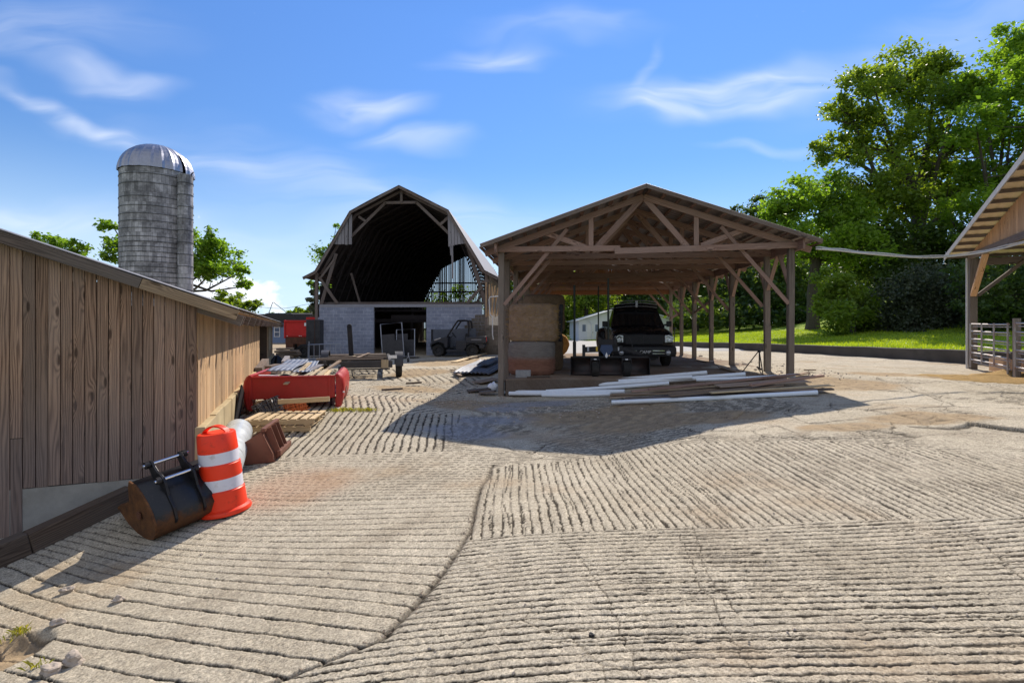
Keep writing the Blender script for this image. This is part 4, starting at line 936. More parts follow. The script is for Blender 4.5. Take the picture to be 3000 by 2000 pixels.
for s_,q_ in ((0,0),(8.4,0),(0,-5),(0,-10)):
    mb=MB(); mb.beam(RB(s_,q_,.0),RB(s_,q_,3.96),.2,.2,g); mb.build('post',M['post_wood'],rb,True,bevel=.012)
mb=MB(); mb.beam(RB(.12,.02,2.75),RB(1.35,.02,3.98),.1,.16,nB); mb.build('brace',M['orange_wood'],rb,True,bevel=.01)
mb=MB(); mb.beam(RB(0,-.12,2.75),RB(0,-1.3,3.85),.1,.14,g); mb.build('brace',M['rake_wood'],rb,True,bevel=.01)
mb=MB()
mb.grid(lambda u,v:RB(-.55+9*u,.6-17*v,zr(-.55+9*u)+.06+.012*(math.sin(v*17*2*math.pi/.3)>.6)),6,300); mb.build('roof',M['cream_panel'],rb,True,solid=.008)
for k in range(15):
    s_=-.48+k*.6; mb=MB(); mb.beam(RB(s_,.57,zr(s_)+.012),RB(s_,-16,zr(s_)+.012),.09,.08,up); mb.build('purlin',M['barn_wood'],rb,True)
mb=MB(); mb.beam(RB(-.58,.62,zr(-.58)+.02),RB(8.3,.62,zr(8.3)+.02),.03,.16,up); mb.build('barge_board',plain('grey_barge_trim',(.4,.38,.37),.6,0,.15),rb,True,bevel=.004)
mb=MB(); mb.tube([RB(-.15,.12,.2),RB(-.15,.12,4.0)],.03,8); mb.build('conduit',M['conduit'],rb,True,smooth=True)
# cattle gates along the barn front
def gate(name,label,s0,s1):
    th=thing(name,label,'gate',RB(s0,.1,.4),group='pipe gates at the gabled barn')
    for i,z in enumerate((.62,.84,1.06,1.28,1.53,1.76)):
        mb=MB(); dz=lambda s:-.03*(s-s0)/(s1-s0)*(i<2); mb.tube([RB(s0,.1,z+.06),RB((s0+s1)/2,.11+rr.uniform(-.01,.01),z+.045+rr.uniform(-.012,.012)),RB(s1,.1,z+.03)],.024,8); mb.tube([RB(s0+.05,.07,z-.02),RB(s1,.07,z-.04)],.016,6); mb.build('rail',M['gatepipe'],th,True,smooth=True)
    for f in (.0,.34,.67,1.):
        s_=s0+(s1-s0)*f; mb=MB(); mb.tube([RB(s_,.13,.42 if f in(0,1) else .6),RB(s_,.13,1.83)],.022,8); mb.build('upright',M['gatepipe'],th,True,smooth=True)
    return th
gate('pipe_gate','weathered pipe gate next to the barn\'s corner post',.28,3.55); gate('pipe_gate','pipe gate continuing past the picture\'s right edge',4.05,6.6)
mb=MB(); mb.beam(RB(3.8,.02,.2),RB(3.8,.02,1.95),.14,.14,g); tag(mb.build('gate_post',M['post_wood'],bevel=.01),'short wooden post between the two pipe gates','post')
mb=MB(); mb.beam(RB(.3,-.35,.55),RB(5.5,-.35,.62),.05,.42,up); tag(mb.build('feed_board',M['orange_wood']),'long low board behind the pipe gates','board')
def mound(name,c,rx,ry,h,mat,label,cat,seed,kind=None):
    rg=random.Random(seed); mb=MB(); ph=[rg.uniform(0,6) for _ in range(6)]
    def fn(u,v):
        a=u*2*math.pi; r=v; x=c[0]+rx*r*math.cos(a)*(1+.2*math.sin(3*a+ph[0])+.1*math.sin(7*a+ph[1])); y=c[1]+ry*r*math.sin(a)*(1+.2*math.sin(3*a+ph[0])+.1*math.sin(7*a+ph[1]))
        return Vector((x,y,H(x,y)+h*(1-r*r)*(.75+.25*math.sin(x*7+ph[2])*math.sin(y*6+ph[3]))-.04*(r>.98)))
    mb.grid(fn,48,12,uvs=2.); return tag(mb.build(name,mat,smooth=True),label,cat,kind=kind)
q=G(2900,1110); mound('loose_hay',(q.x,q.y),1.9,.9,.09,M['haydirt'],'loose straw spread below the pipe gates','straw',4,'stuff')
q=RB(2.6,-1.,0); mound('hay_heap',(q.x+.3,q.y),2.2,1.,.3,M['haydirt'],'brown feed heap behind the pipe gates','hay',5)
# cable between shed and barn
ctl=[P(2392,729,12.75),P(2450,733,13.0),P(2540,743,13.4),P(2690,754,14.0),P(2800,750,14.2),P(2900,735,13.8),P(3000,711,13.2),P(3150,668,12.6)]
mb=MB()
def smooth(c,n=6):
    out=[]
    for i in range(len(c)-1):
        p0,p1,p2,p3=c[max(0,i-1)],c[i],c[i+1],c[min(len(c)-1,i+2)]
        for k in range(n):
            t=k/n; out.append(.5*((2*p1)+(p2-p0)*t+(2*p0-5*p1+4*p2-p3)*t*t+(3*p1-p0-3*p2+p3)*t**3))
    return out+[c[-1]]
mb.tube(smooth(ctl),.021,8); mb.tube([p+Vector((0,.02,.045+.01*math.sin(i))) for i,p in enumerate(smooth(ctl))],.014,6)
tag(mb.build('power_cable',M['conduit'],smooth=True),'sagging pale cable slung from the shed eave to the gabled barn','cable')

# ------------------------------------------------------------------ background buildings
wb=thing('white_building','small white metal building beyond the gravel drive','building',(12.4,58,.3))
mb=MB(); mb.prism([(-5.1,-.2),(5.0,-.2),(5.0,2.3),(.2,3.75),(-5.1,2.2)],(0,0,0),(1,0,0),(0,0,1),(0,9,0)); 
for k in range(34): mb.box(-5.1+k*.3,-5.07+k*.3,-.02,.0,-.1,2.2+.28*min(k*.3,10.-k*.3))
mb.build('wall',M['whitewall'],wb)
mb=MB(); mb.beam((-5.5,-.3,2.15),(.2,-.3,3.86),.6,.07,(0,0,1)); mb.beam((-5.5,4.5,2.15),(.2,4.5,3.86),9.2,.07,(0,0,1)); mb.beam((.2,4.4,3.86),(5.6,4.4,2.22),9.4,.08,(0,0,1)); 
for k in range(20): mb.beam((.25,-.25+k*.47,3.9),(5.6,-.25+k*.47,2.28),.04,.03,(0,0,1))
mb.build('roof',M['whiteroof'],wb)
mb=MB(); mb.tube([(-4.5,-.1,2.35),(-3.9,-.12,2.1),(-3.7,-.1,1.9),(-3.7,-.06,.1)],.06,8); mb.build('downpipe',M['whitewall'],wb)
for x in (-4.5,-3.1):
    mb=MB(); mb.box(x-.18,x+.18,-.03,.01,1.0,1.75); mb.build('window',M['paneblue'],wb)
mb=MB(); mb.box(-4.15,-3.45,-.03,.01,-.1,1.75); dr=mb.build('door',M['labelwhite'],wb)
mb=MB(); mb.tube([(-3.55,-.05,.85),(-3.55,-.05,.95)],.03,6); mb.build('handle',M['darksteel'],dr)
hs_=thing('blue_house','distant blue-grey house with dark roof behind the dump truck','house',(-22.8,54,.05))
mb=MB(); mb.box(-3.2,6,0,7,-.3,2.25); 
for k in range(14): mb.box(-3.2,6,-.02,0,k*.16,k*.16+.015)
mb.build('wall',M['housewall'],hs_)
mb=MB(); mb.prism([(-3.9,2.15),(6.6,2.15),(6.2,3.0),(-3.4,3.0)],(0,-.5,0),(1,0,0),(0,0,1),(0,.08,0)); mb.grid(lambda u,v:(-3.9+10.5*u,-.55+4.2*v,2.2+1.0*v),1,1); mb.grid(lambda u,v:(-3.9+10.5*u,7.55-3.9*v,2.2+1.0*v),1,1); mb.build('roof',M['darkroof'],hs_,solid=.1)
mb=MB(); x=-1.15; mb.box(x-.24,x+.24,-.05,-.02,.78,1.65); wn_=mb.build('window',M['paneblue'],hs_)
mb=MB(); 
for a_ in ((x-.3,x-.24,.72,1.71),(x+.24,x+.3,.72,1.71),(x-.24,x+.24,1.65,1.71),(x-.24,x+.24,.72,.78),(x-.24,x+.24,1.18,1.24)): mb.box(a_[0],a_[1],-.075,-.03,a_[2],a_[3])
mb.build('frame',M['labelwhite'],wn_)
# ------------------------------------------------------------------ wheels helper
def wheel(par, c, ax, r, w, rim=.6, mat_rim=None, name='wheel', dish=.3):
    ax=Vector(ax).normalized(); q=ax.to_track_quat('Z','Y').to_matrix().to_4x4(); Mx=Matrix.Translation(Vector(c))@q; h=w/2
    mb=MB(); mb.lathe([(r*rim,-h*.85),(r*.9,-h),(r*.97,-h*.8),(r,-h*.4),(r,h*.4),(r*.97,h*.8),(r*.9,h),(r*rim,h*.85)],36,Mx); 
    for k in range(28):
        a=2*math.pi*k/28; p=Mx@Vector((r*math.cos(a),r*math.sin(a),-h*.75)); p2=Mx@Vector((r*math.cos(a+.07),r*math.sin(a+.07),h*.75)); rad=(Mx.to_3x3()@Vector((math.cos(a),math.sin(a),0))); mb.beam(p,p2,.02*r/.35,.018,rad)
    ty=mb.build(name,M['rubber'],par,smooth=True)
    mb=MB(); mb.lathe([(.001,h*dish),(r*rim*.35,h*(dish+.12)),(r*rim*.45,h*dish),(r*rim*.85,h*(dish-.05)),(r*rim*.92,h*.8),(r*rim*1.02,h*.86),(r*rim*1.02,-h*.86),(r*rim*.9,-h*.7),(.001,-h*.2)],28,Mx); mb.build('rim',mat_rim or M['darksteel'],ty,smooth=True)
    return ty
# ------------------------------------------------------------------ traffic barrel
q=G(660,1494); e=.4; nrm=Vector((-(H(q.x+e,q.y)-H(q.x-e,q.y))/(2*e),-(H(q.x,q.y+e)-H(q.x,q.y-e))/(2*e),1)).normalized(); nrm=Vector((-.10,-.03,1)).normalized()
Mb=Matrix.Translation(q)@nrm.to_track_quat('Z','Y').to_matrix().to_4x4()@Matrix.Diagonal((.9,.9,.95,1))
bar=thing('traffic_barrel','orange traffic barrel with two white bands beside the board barn corner','barrel',M=Mb)
mb=MB(); mb.lathe([(.315,.0),(.32,.02),(.31,.05),(.272,.07),(.262,.28),(.25,.29),(.247,.295),(.247,.44),(.25,.445),(.252,.455),(.246,.6),(.236,.61),(.234,.615),(.234,.76),(.238,.765),(.237,.775),(.228,.965),(.215,.985),(.19,.99),(.001,.975)],48)
mb.build('body',M['orange'],bar,smooth=True)
for z0,z1,r0,r1 in ((.296,.439,.2505,.2495),(.617,.758,.2375,.2365)):
    mb=MB(); mb.lathe([(r0-.02,z0),(r0,z0+.002),(r1,z1-.002),(r1-.02,z1)],48); mb.build('band',M['white_band'],bar,smooth=True)
mb=MB(); hc,hs=math.cos(R(62)),math.sin(R(62)); mb.loft([[Vector(((-.19+.38*k/14)*hc-dy*hs,(-.19+.38*k/14)*hs+dy*hc,.975+.10*math.sin(k/14*math.pi)**.6-th)) for dy,th in ((-.045,0),(.045,0),(.045,.022),(-.045,.022))] for k in range(15)]); mb.build('handle',M['orange'],bar,bevel=.006)
# the barrel's grip is turned across the view
# ------------------------------------------------------------------ excavator bucket
A0=G(440,1577); A1=G(614,1503); ax=(A1-A0); Lw=.74; ax.normalize(); qh=Vector((ax.y,-ax.x,0)).normalized(); qz=qh.cross(ax); qz=qz if qz.z>0 else -qz
Mk=Matrix(((qh.x,ax.x,qz.x,A0.x),(qh.y,ax.y,qz.y,A0.y),(qh.z,ax.z,qz.z,A0.z),(0,0,0,1)))
Mk=Mk@Matrix.Diagonal((1,1,.88,1))
bk=thing('excavator_bucket','black and rusty excavator bucket lying before the orange barrel','bucket',M=Mk)
shell=[(-.62,.22),(-.45,.1),(-.25,.03),(-.02,0),(.12,.04),(.2,.12),(.225,.24),(.19,.36),(.11,.48),(0,.585),(-.1,.65),(-.22,.68)]
side=[(-.66,.235),(-.62,.2),(-.45,.085),(-.25,.015),(-.02,-.012),(.125,.03),(.21,.11),(.237,.24),(.2,.37),(.115,.49),(0,.6),(-.1,.665),(-.25,.695),(-.29,.62),(-.33,.42),(-.46,.36),(-.58,.31)]
t=NT('bucket_paint'); o_=t.obj(); x_,y_,z_=t.sep(o_); n1=t.noise(o_,4,5,.7); n2=t.noise(o_,26,5,.7)
hgt=t.math('ADD',z_,t.math('MULTIPLY_ADD',n1,.5,-.25)); rust=t.mix(n2,(.045,.022,.013),(.16,.065,.022)); blk=t.mix(t.mr(n2,.6,.75,0,.5),(.016,.017,.022),(.08,.065,.06))
c=t.mix(t.mr(hgt,.2,.3),rust,blk); M['bucket']=t.done(c,t.mr(hgt,.22,.3,.75,.33),.1,t.bump(n2,.3,.006),.4)
t=NT('bucket_side_rust'); o_=t.obj(); n1=t.noise(o_,5,5,.7); n2=t.noise(o_,30,4,.7); c=t.mix(t.mr(n1,.35,.65),(.06,.028,.014),(.18,.075,.026)); c=t.mix(t.mr(n2,.55,.75,0,.7),c,(.04,.025,.02)); M['bside']=t.done(c,.75,.05,t.bump(n2,.35,.006),.3)
mb=MB(); mb.loft([[Vector((x,y,z)) for x,z in shell] for y in (0,.37,Lw)],caps=False,closed=False); mb.build('shell',M['bucket'],bk,smooth=True,solid=.022)
for y in (-.022,Lw): mb=MB(); mb.prism(side,(0,y,0),(1,0,0),(0,0,1),(0,.022,0)); mb.build('side_plate',M['bside'],bk,bevel=.004)
mb=MB(); mb.beam((-.7,.0,.25),(-.7,Lw,.25),.03,.14,(.8,0,.5)); mb.build('cutting_edge',M['bside'],bk,bevel=.004)
mb=MB(); mb.lathe([(.001,0),(.05,0),(.05,.012),(.001,.012)],20,Matrix.Translation((-.08,-.034,.3))@Matrix.Rotation(R(90),4,'X')); mb.build('boss',M['rustdark'],bk)
ear=[(.22,.16),(.235,.24),(.2,.365),(.115,.49),(.02,.58),(-.1,.655),(-.16,.70),(-.2,.82),(-.215,.93),(-.17,.985),(-.12,.975),(-.09,.9),(-.03,.82),(.05,.78),(.1,.73),(.13,.66),(.16,.5),(.25,.36),(.262,.22)]
ear=[(x,z if z<.66 else .66+(z-.66)*.72) for x,z in ear]
for y in (.17,.47):
    mb=MB(); mb.prism(ear,(0,y,0),(1,0,0),(0,0,1),(0,.028,0)); er=mb.build('ear',M['blackmetal'],bk,bevel=.004)
for x,z in ((-.155,.85),(.07,.69)):
    mb=MB(); mb.tube([(x,.1,z),(x,.57,z)],.022,14); mb.build('pin',M['chrome'],bk,smooth=True)
    for y in (.14,.525):
        mb=MB(); mb.tube([(x,y-.02,z),(x,y+.02,z)],.045,16); mb.build('collar',M['blackmetal'],bk,smooth=True)
# ------------------------------------------------------------------ small brown loader bucket
B0=G(698,1364); B1=G(800,1358); B2=G(815,1304); qx=(B1-B0).normalized(); axb=(B2-B1); axb.z=0; wid=max(axb.length,.75); axb.normalize()
Mv=Matrix(((qx.x,axb.x,0,B0.x),(qx.y,axb.y,0,B0.y),(qx.z,0,1,B0.z),(0,0,0,1))); wB=(B1-B0).length
lb=thing('loader_bucket','brown steel loader bucket tipped up by the silver roll','bucket',M=Mv)
sp=[(0,0),(wB,.02),(wB*.93,.13),(wB*.64,.47),(-.05,.25)]
for y in (0,wid-.015): mb=MB(); mb.prism(sp,(0,y,0),(1,0,0),(0,0,1),(0,.015,0)); mb.build('side_plate',M['brownpaint'],lb,bevel=.003)
mb=MB(); mb.beam((wB*.985,.0,.015),(wB*.985,wid,.015),.02,.02); mb.loft([[Vector((x,y,z)) for x,z in ((-.06,.245),(0,0),(wB-.01,.02),(wB*.93,.14),(wB*.64,.47))] for y in (0.01,wid-.01)],caps=False,closed=False); mb.build('shell',M['brownpaint'],lb,solid=.014)
mb=MB()
for y in (.14,.42,.62): mb.prism([(wB+.0,.03),(wB+.07,.1),(wB*.72+.07,.51),(wB*.66,.48)],(0,y,0),(1,0,0),(0,0,1),(0,.02,0))
mb.build('rib',M['brownpaint'],lb,bevel=.003)
mb=MB(); mb.beam((wB*.68,.02,.49),(wB*.68,wid-.02,.49),.06,.05); mb.beam((wB+.04,.1,.12),(wB+.04,wid-.1,.12),.05,.08); mb.build('hitch_bar',M['brownpaint'],lb,bevel=.004)
# ------------------------------------------------------------------ silver roll
a=Vector((-3.78,6.95,0)); b=Vector((-4.46,8.62,0)); a.z=H(a.x,a.y)+.235; b.z=H(b.x,b.y)+.245
mb=MB(); N=60; pts=[a.lerp(b,k/N) for k in range(N+1)]; mb.tube(pts,[.212+.0012*(k%2) for k in range(N+1)],28)
rl=tag(mb.build('pipe_roll',M['wrap'],smooth=True),'fat silvery wrapped pipe lying along the board barn foundation','pipe')
mb=MB(); dd=(b-a).normalized(); mb.tube([b-dd*.02,b+dd*.012],.12,20); mb.build('end_cap',M['darksteel'],rl,world=True)
# ------------------------------------------------------------------ pallets
pc=G(800,1268); pyaw=R(6)
def pallet(z,yaw,off_,label):
    th=thing('pallet',label,'pallet',(pc.x+off_[0],pc.y+.42+off_[1],pc.z+z),yaw,'pale wooden pallets near the red truck bed')
    for k in range(8):
        mb=MB(); x=-.56+k*.155+rr.uniform(-.01,.01); mb.box(x,x+.105,-.48,.48,.098,.116); mb.build('top_board',M['pallet'],th,bevel=.002)
    for y in (-.46,0,.46):
        mb=MB(); mb.box(-.58,.62,y-.02,y+.02,.0+.018,.098); mb.build('stringer',M['pallet'],th,bevel=.002)
    for x in (-.5,.0,.5): mb=MB(); mb.box(x-.05,x+.05,-.48,.48,0,.018); mb.build('bottom_board',M['pallet'],th)
pallet(.01,pyaw,(-.02,.03),'lower pallet of the two stacked near the red truck bed'); pallet(.135,pyaw+.03,(.03,0),'upper pallet of the two stacked near the red truck bed')
# ------------------------------------------------------------------ wire coils
def coil(c,ax,r,L,n,wr,mat,name,label,seed):
    rg=random.Random(seed); ax=Vector(ax).normalized(); u=ax.orthogonal().normalized(); v=ax.cross(u); mb=MB()
    for k in range(n):
        o=(k/(n-1)-.5)*L; rad=r*rg.uniform(.72,1.02); tl=(rg.uniform(-.12,.12),rg.uniform(-.12,.12))
        mb.tube([c+ax*(o+rad*(tl[0]*math.cos(t)+tl[1]*math.sin(t)))+(u*math.cos(t)+v*math.sin(t)*.82)*rad*(1+.03*math.sin(3*t+k)) for t in [2*math.pi*j/22 for j in range(22)]],wr,5,closed=True)
    for k in range(12):
        t=2*math.pi*k/12+rg.uniform(-.1,.1); mb.tube([c+ax*(-L*.55)+(u*math.cos(t)+v*math.sin(t)*.82)*r*.97,c+ax*L*rg.uniform(.5,.66)+(u*math.cos(t+.2)+v*math.sin(t+.2)*.82)*r*.97],wr,5)
    return tag(mb.build(name,mat,smooth=True),label,'wire')
q=G(768,1236); coil(q+Vector((0,.25,.2)),(.75,.45,.35),.2,.46,22,.011,M['blackplastic'],'wire_coil','dark coil of wire against the red bed\'s front',1)
q=G(845,1222); coil(q+Vector((0,.2,.13)),(.8,.35,.22),.13,.5,16,.011,M['rustwire'],'wire_coil','rusty orange bundle of wire beside the dark coil',2)
mb=MB(); q=G(862,1200); mb.beam(P(815,1177,10.2),P(965,1168,10.2),.04,.09,up); tag(mb.build('plank',M['pale_wood'],bevel=.003),'pale plank under the red truck bed\'s front panel','plank',group='loose planks')
q=G(705,1225)
mb=MB(); mb.beam(G(690,1245),G(690,1245)+Vector((-.12,.5,.62)),.3,.03,(1,.3,0)); tag(mb.build('leaning_sheet',M['tarp'],bevel=.004),'dark panel leaning on the barn foundation left of the red bed','panel')
mb=MB(); q=G(722,1215); mb.tube([q+Vector((0,.05,0)),q+Vector((0,.05,.42)),q+Vector((.1,.2,.46))],.025,8); mb.tube([q+Vector((-.1,.2,0)),q+Vector((-.1,.2,.5))],.02,8); tag(mb.build('bent_pipe',M['rustdark'],smooth=True),'short rusty bent pipe standing by the red bed\'s left side','pipe')
# ------------------------------------------------------------------ red pickup bed
RBO=P(862,1198,10.9); RBO.z=H(RBO.x,RBO.y); byaw=R(14)
bed=thing('truck_bed','red cut-off pickup truck bed filled with scrap','truck bed',RBO,byaw)
Z0=.03
mb=MB(); mb.box(-.86,.80,0,.05,.24,.70); 
mb.box(-.86,.86,-.03,.03,.665,.705); mb.box(-.86,-.80,-.02,.02,.24,.68); mb.box(.66,.72,-.012,.02,.22,.68)
mb.build('front_panel',M['red'],bed,bevel=.01)
for sg in (-1,1):
    prof=[(.80,.72),(.86,.735),(.92,.70),(.965,.62),(.985,.5),(.985,.40),(.96,.385),(.975,.36),(.965,.2),(.93,.06),(.88,.02),(.84,.03),(.82,.24),(.81,.66)]
    mb=MB(); secs=[]
    for k,y in enumerate((0,.03,.08,.3,.9,1.6,1.95,2.0)):
        ins=.05*(1-min(1,y/.08))**2+(.04 if y>=2 else 0); secs.append([Vector((sg*(x-ins*(1 if x>.86 else 0)),y-.01,(z if not (.65<y<1.55 and z<.42) else max(z,.42)))) for x,z in prof])
    mb.loft(secs); mb.build('side_panel',M['red'],bed,smooth=True)
mb=MB(); mb.box(-.8,.8,.05,2.0,.28,.33); mb.build('floor',M['red'],bed)
for x in (-.9,.8):
    mb=MB(); mb.box(x,x+.1,.05,.12,.0,.24); mb.build('leg',M['red'],bed,bevel=.006)
mb=MB(); mb.box(.93,.99,.02,.05,.33,.36); mb.build('trim',M['labelwhite'],bed)
def inb(x,y,z): return TM[bed.name]@Vector((x,y,z))
def plank(p0,p1,w,h,mat,label,name='plank',cat='plank',grp='loose planks',upv=(0,0,1)):
    mb=MB(); mb.beam(p0,p1,w,h,upv); return tag(mb.build(name,mat,bevel=min(.004,h/4)),label,cat,grp)
plank(P(836,1125,10.75),P(908,1062,12.2),.09,.025,M['pale_wood'],'long pale board sticking over the red bed\'s front edge')
plank(P(900,1108,11.2),P(944,1076,12.4),.06,.03,M['pale_wood'],'short white board leaning in the red bed, right of the long one')
plank(P(913,1112,11.1),P(996,1057,12.9),.07,.04,M['plank'],'weathered board pointing from the red bed toward the trailer')
plank(P(880,1098,11.5),P(940,1068,12.6),.14,.02,M['barn_grey'],'grey grooved board lying across the red bed')
plank(P(930,1105,11.2),P(955,1083,11.8),.12,.03,M['pale_wood'],'stubby yellow offcut in the red bed\'s right corner')
plank(P(950,1106,11.2),P(966,1085,11.9),.09,.03,M['pale_wood'],'stubby pale offcut nearest the red bed\'s right side')
for i,(x0,x1,y0,y1,z,t_,lab) in enumerate(((-.62,-.1,.3,2.6,.78,.06,'blue-grey ribbed metal sheet in the red bed, nearest the barn'),(-.15,.25,.5,2.7,.72,-.05,'blue-grey ribbed metal sheet in the middle of the red bed'))):
    mb=MB(); mb.grid(lambda u,v:inb(x0+(x1-x0)*u+t_*v,y0+(y1-y0)*v,z+.1*v+.012*abs(math.sin(u*15))+.02*math.sin(v*7+i)),40,12); tag(mb.build('metal_sheet',M['rusty_sheet'],solid=.003,smooth=True),lab,'metal sheet','scrap roofing sheets')
mb=MB(); mb.grid(lambda u,v:inb(-.75+1.5*u,.1+1.9*v,.45+.16*math.sin(u*5+v*3)*math.sin(v*6)+.1*math.sin(u*11)),30,30); tag(mb.build('scrap_heap',M['tarp'],solid=.01),'dark crumpled scrap heap filling the red bed','scrap')
plank(inb(-.7,.12,.72),inb(-.35,.25,.70),.1,.02,M['labelwhite'],'small white scrap plate on the red bed\'s left rim','scrap_plate','scrap',None)
# weeds
def weeds(name,cs,n,s,label,seed):
    rg=np.random.default_rng(seed); V=[];
    for k in range(n):
        cx,cy,rx,ry=cs[rg.integers(len(cs))]; x=cx+rg.normal()*rx*.5; y=cy+rg.normal()*ry*.5; z=H(x,y)-.01; a=rg.uniform(0,6.28); h=s*rg.uniform(.4,1.2); l=rg.uniform(.3,1.1)*h; w_=s*.14
        dx,dy=math.cos(a),math.sin(a); V+= [(x-dy*w_*.3,y+dx*w_*.3,z),(x+dy*w_*.3,y-dx*w_*.3,z),(x+dx*l*.5+dy*w_*.5,y+dy*l*.5-dx*w_*.5,z+h*.7),(x+dx*l,y+dy*l,z+h*.9)]
    return tag(npmesh(name,V,np.arange(len(V)).reshape(-1,4),M['weed'],rnd=rg.random(n)),label,'weeds',kind='stuff')
q=G(1040,1202); q2=G(985,1205); weeds('weeds',[(q.x,q.y,.35,.12),(q.x-.25,q.y+.05,.2,.1),(q2.x,q2.y,.15,.1),(q.x+.3,q.y,.2,.08)],420,.07,'yellow-green weeds at the foot of the red bed',1)
q=G(20,1870); q2=G(100,1955); q3=G(60,1850); weeds('corner_weeds',[(q.x,q.y,.12,.1),(q2.x,q2.y,.08,.05),(q3.x,q3.y,.06,.05)],90,.06,'small weeds in the lower left corner',2)
# rocks
for i,(px,py,r,l) in enumerate(((196,1733,.042,'pale stone inside the bucket\'s shadow tip'),(346,1762,.042,'pale stone casting a shadow just outside the bucket shadow'),(168,1828,.04,'flat grey stone lower left on the grooved concrete'),(215,1942,.055,'largest grey stone near the picture\'s bottom left corner'),(150,1970,.045,'second grey stone in the bottom left corner'),(1733,1862,.014,'tiny dark pebble on the near concrete, bottom middle'),(590,1625,.012,'tiny white pebble right of the bucket shadow'))):
    q=G(px,py); mb=MB(); rg=random.Random(i)
    import bmesh
    bm_=bmesh.new(); bmesh.ops.create_icosphere(bm_,subdivisions=3,radius=1)
    for v in bm_.verts:
        d=v.co.normalized(); k_=1+.35*math.sin(d.x*3.1+i)*math.sin(d.y*2.7+i*2)+.15*math.sin(d.z*6+i)+.06*math.sin(d.x*13+d.y*11); v.co=Vector((d.x*k_*1.2,d.y*k_*.9,d.z*k_*.75))*r
    mb.v=[tuple(v.co+q+up*r*.45) for v in bm_.verts]; 
    for f in bm_.faces: mb.face([v.index for v in f.verts])
    bm_.free(); tag(mb.build('stone',M['rock'] if i!=5 else M['tarp']),l,'stone','loose stones on the concrete')
# ------------------------------------------------------------------ trailer
TO=P(1050,1112,17.2); TO.z=H(TO.x,TO.y); tr=thing('flatbed_trailer','black flatbed trailer with loose boards before the gambrel barn','trailer',TO,R(14))
mb=MB(); mb.box(-.55,1.08,-.06,.0,.36,.58); mb.box(-.5,1.0,-.1,-.06,.3,.35); mb.box(-.5,.3,-.07,-.06,.48,.5); mb.build('rear_beam',M['darksteel'],tr,bevel=.008)
for x in (-1.1,.95): mb=MB(); mb.box(x,x+.1,0,4.6,.45,.6); mb.build('side_rail',M['darksteel'],tr,bevel=.006)
for k in range(7): mb=MB(); mb.box(-1.0,.95,.4+k*.62,.47+k*.62,.47,.58); mb.build('cross_member',M['darksteel'],tr)
for k,(x0,x1,y0,y1,dz) in enumerate(((-1.3,.8,.1,.3,0),(-1.2,.9,.42,.6,.03),(-1.35,.6,.8,1.0,0),(-1.1,.9,1.1,1.35,.02),(-1.2,.7,1.6,1.85,0),(-1.2,.9,2.2,2.5,.02),(-1.2,.8,2.8,3.1,0),(-1.2,.9,3.4,3.7,0))):
    mb=MB(); mb.beam((x0,(y0+y1)/2,.625+dz),(x1,(y0+y1)/2+rr.uniform(-.1,.1),.625+dz+rr.uniform(0,.04)),y1-y0,.04,up); mb.build('deck_board',M['kerb_wood'],tr,bevel=.003)
for x in (-1.2,1.3):
    for y in ((.45,) if x>0 else (2.0,)): wheel(tr,(x,y,.36),(1 if x>0 else -1,0,0),.36,.2,.55)
    mb=MB(); mb.loft([[Vector((x+dx,(.45 if x>0 else 2.0)-.48*math.cos(k/10*math.pi),.40+.45*math.sin(k/10*math.pi)+dz)) for dx,dz in ((-.13,0),(.13,0),(.13,.02),(-.13,.02))] for k in range(11)]); mb.build('fender',M['darksteel'],tr,smooth=True)
mb=MB(); mb.box(.95,1.22,-.02,.0,.66,.76); mb.build('light_board',M['labelwhite'],tr,bevel=.004)
mb=MB(); mb.box(.72,.95,-.09,-.07,.3,.62); mb.build('bracket',M['pale_wood'],tr)
for x in (-.45,-.35,-.2): mb=MB(); mb.tube([(x,-.12,.32),(x+.02,-.15,.12),(x+.1,-.12,.04)],.02,6); mb.build('chain',M['darksteel'],tr,smooth=True)
mb=MB(); mb.box(-.62,-.55,-.1,-.02,.0,.42); mb.build('leg',M['darksteel'],tr)
mb=MB(); mb.beam((-.32,2.2,.5),(-.4,2.2,1.72),.17,.07,(0,1,0)); mb.lathe([(.001,-.035),(.085,-.035),(.085,.035),(.001,.035)],18,Matrix.Translation((-.4,2.2,1.72))@Matrix.Rotation(R(90),4,'X')); mb.build('stake',M['blackmetal'],tr,bevel=.006)
for i,(p,q_,w_,lab) in enumerate(((P(965,1062,17.5),P(1040,1043,18.5),.12,'long pale board on the trailer, left of its stake'),(P(930,1052,18),P(1000,1049,19),.1,'pale board at the trailer\'s left end'),(P(1010,1062,17.3),P(1082,1034,18.6),.1,'reddish lit board lying across the trailer deck'),(P(1000,1050,18),P(1060,1047,18.2),.09,'short lit board in the middle of the trailer'))):
    plank(p,q_,w_,.03,M['pale_wood'] if i!=2 else M['plank'],lab)
# ------------------------------------------------------------------ metal rail stand
RO=G(950,1057); RS=1.32
rs=thing('metal_rack','light grey tubular metal rack standing left of the trailer','rack',M=Matrix.Translation(RO)@Matrix.Scale(RS,4)); 
mb=MB(); mb.tube([(-.6,0,.05),(-.6,0,.6),(.62,0,.64),(.62,0,.05)],.022,8); mb.tube([(-.66,.25,.0),(-.66,.25,.72)],.02,8); mb.tube([(-.6,0,.07),(-.1,0,.08)],.02,8); mb.build('frame',M['galvpipe'],rs,smooth=True)
for k in range(5): mb=MB(); x=-.38+k*.2; mb.tube([(x,0,.06),(x,0,.61)],.014,6); mb.build('bar',M['galvpipe'],rs,smooth=True)
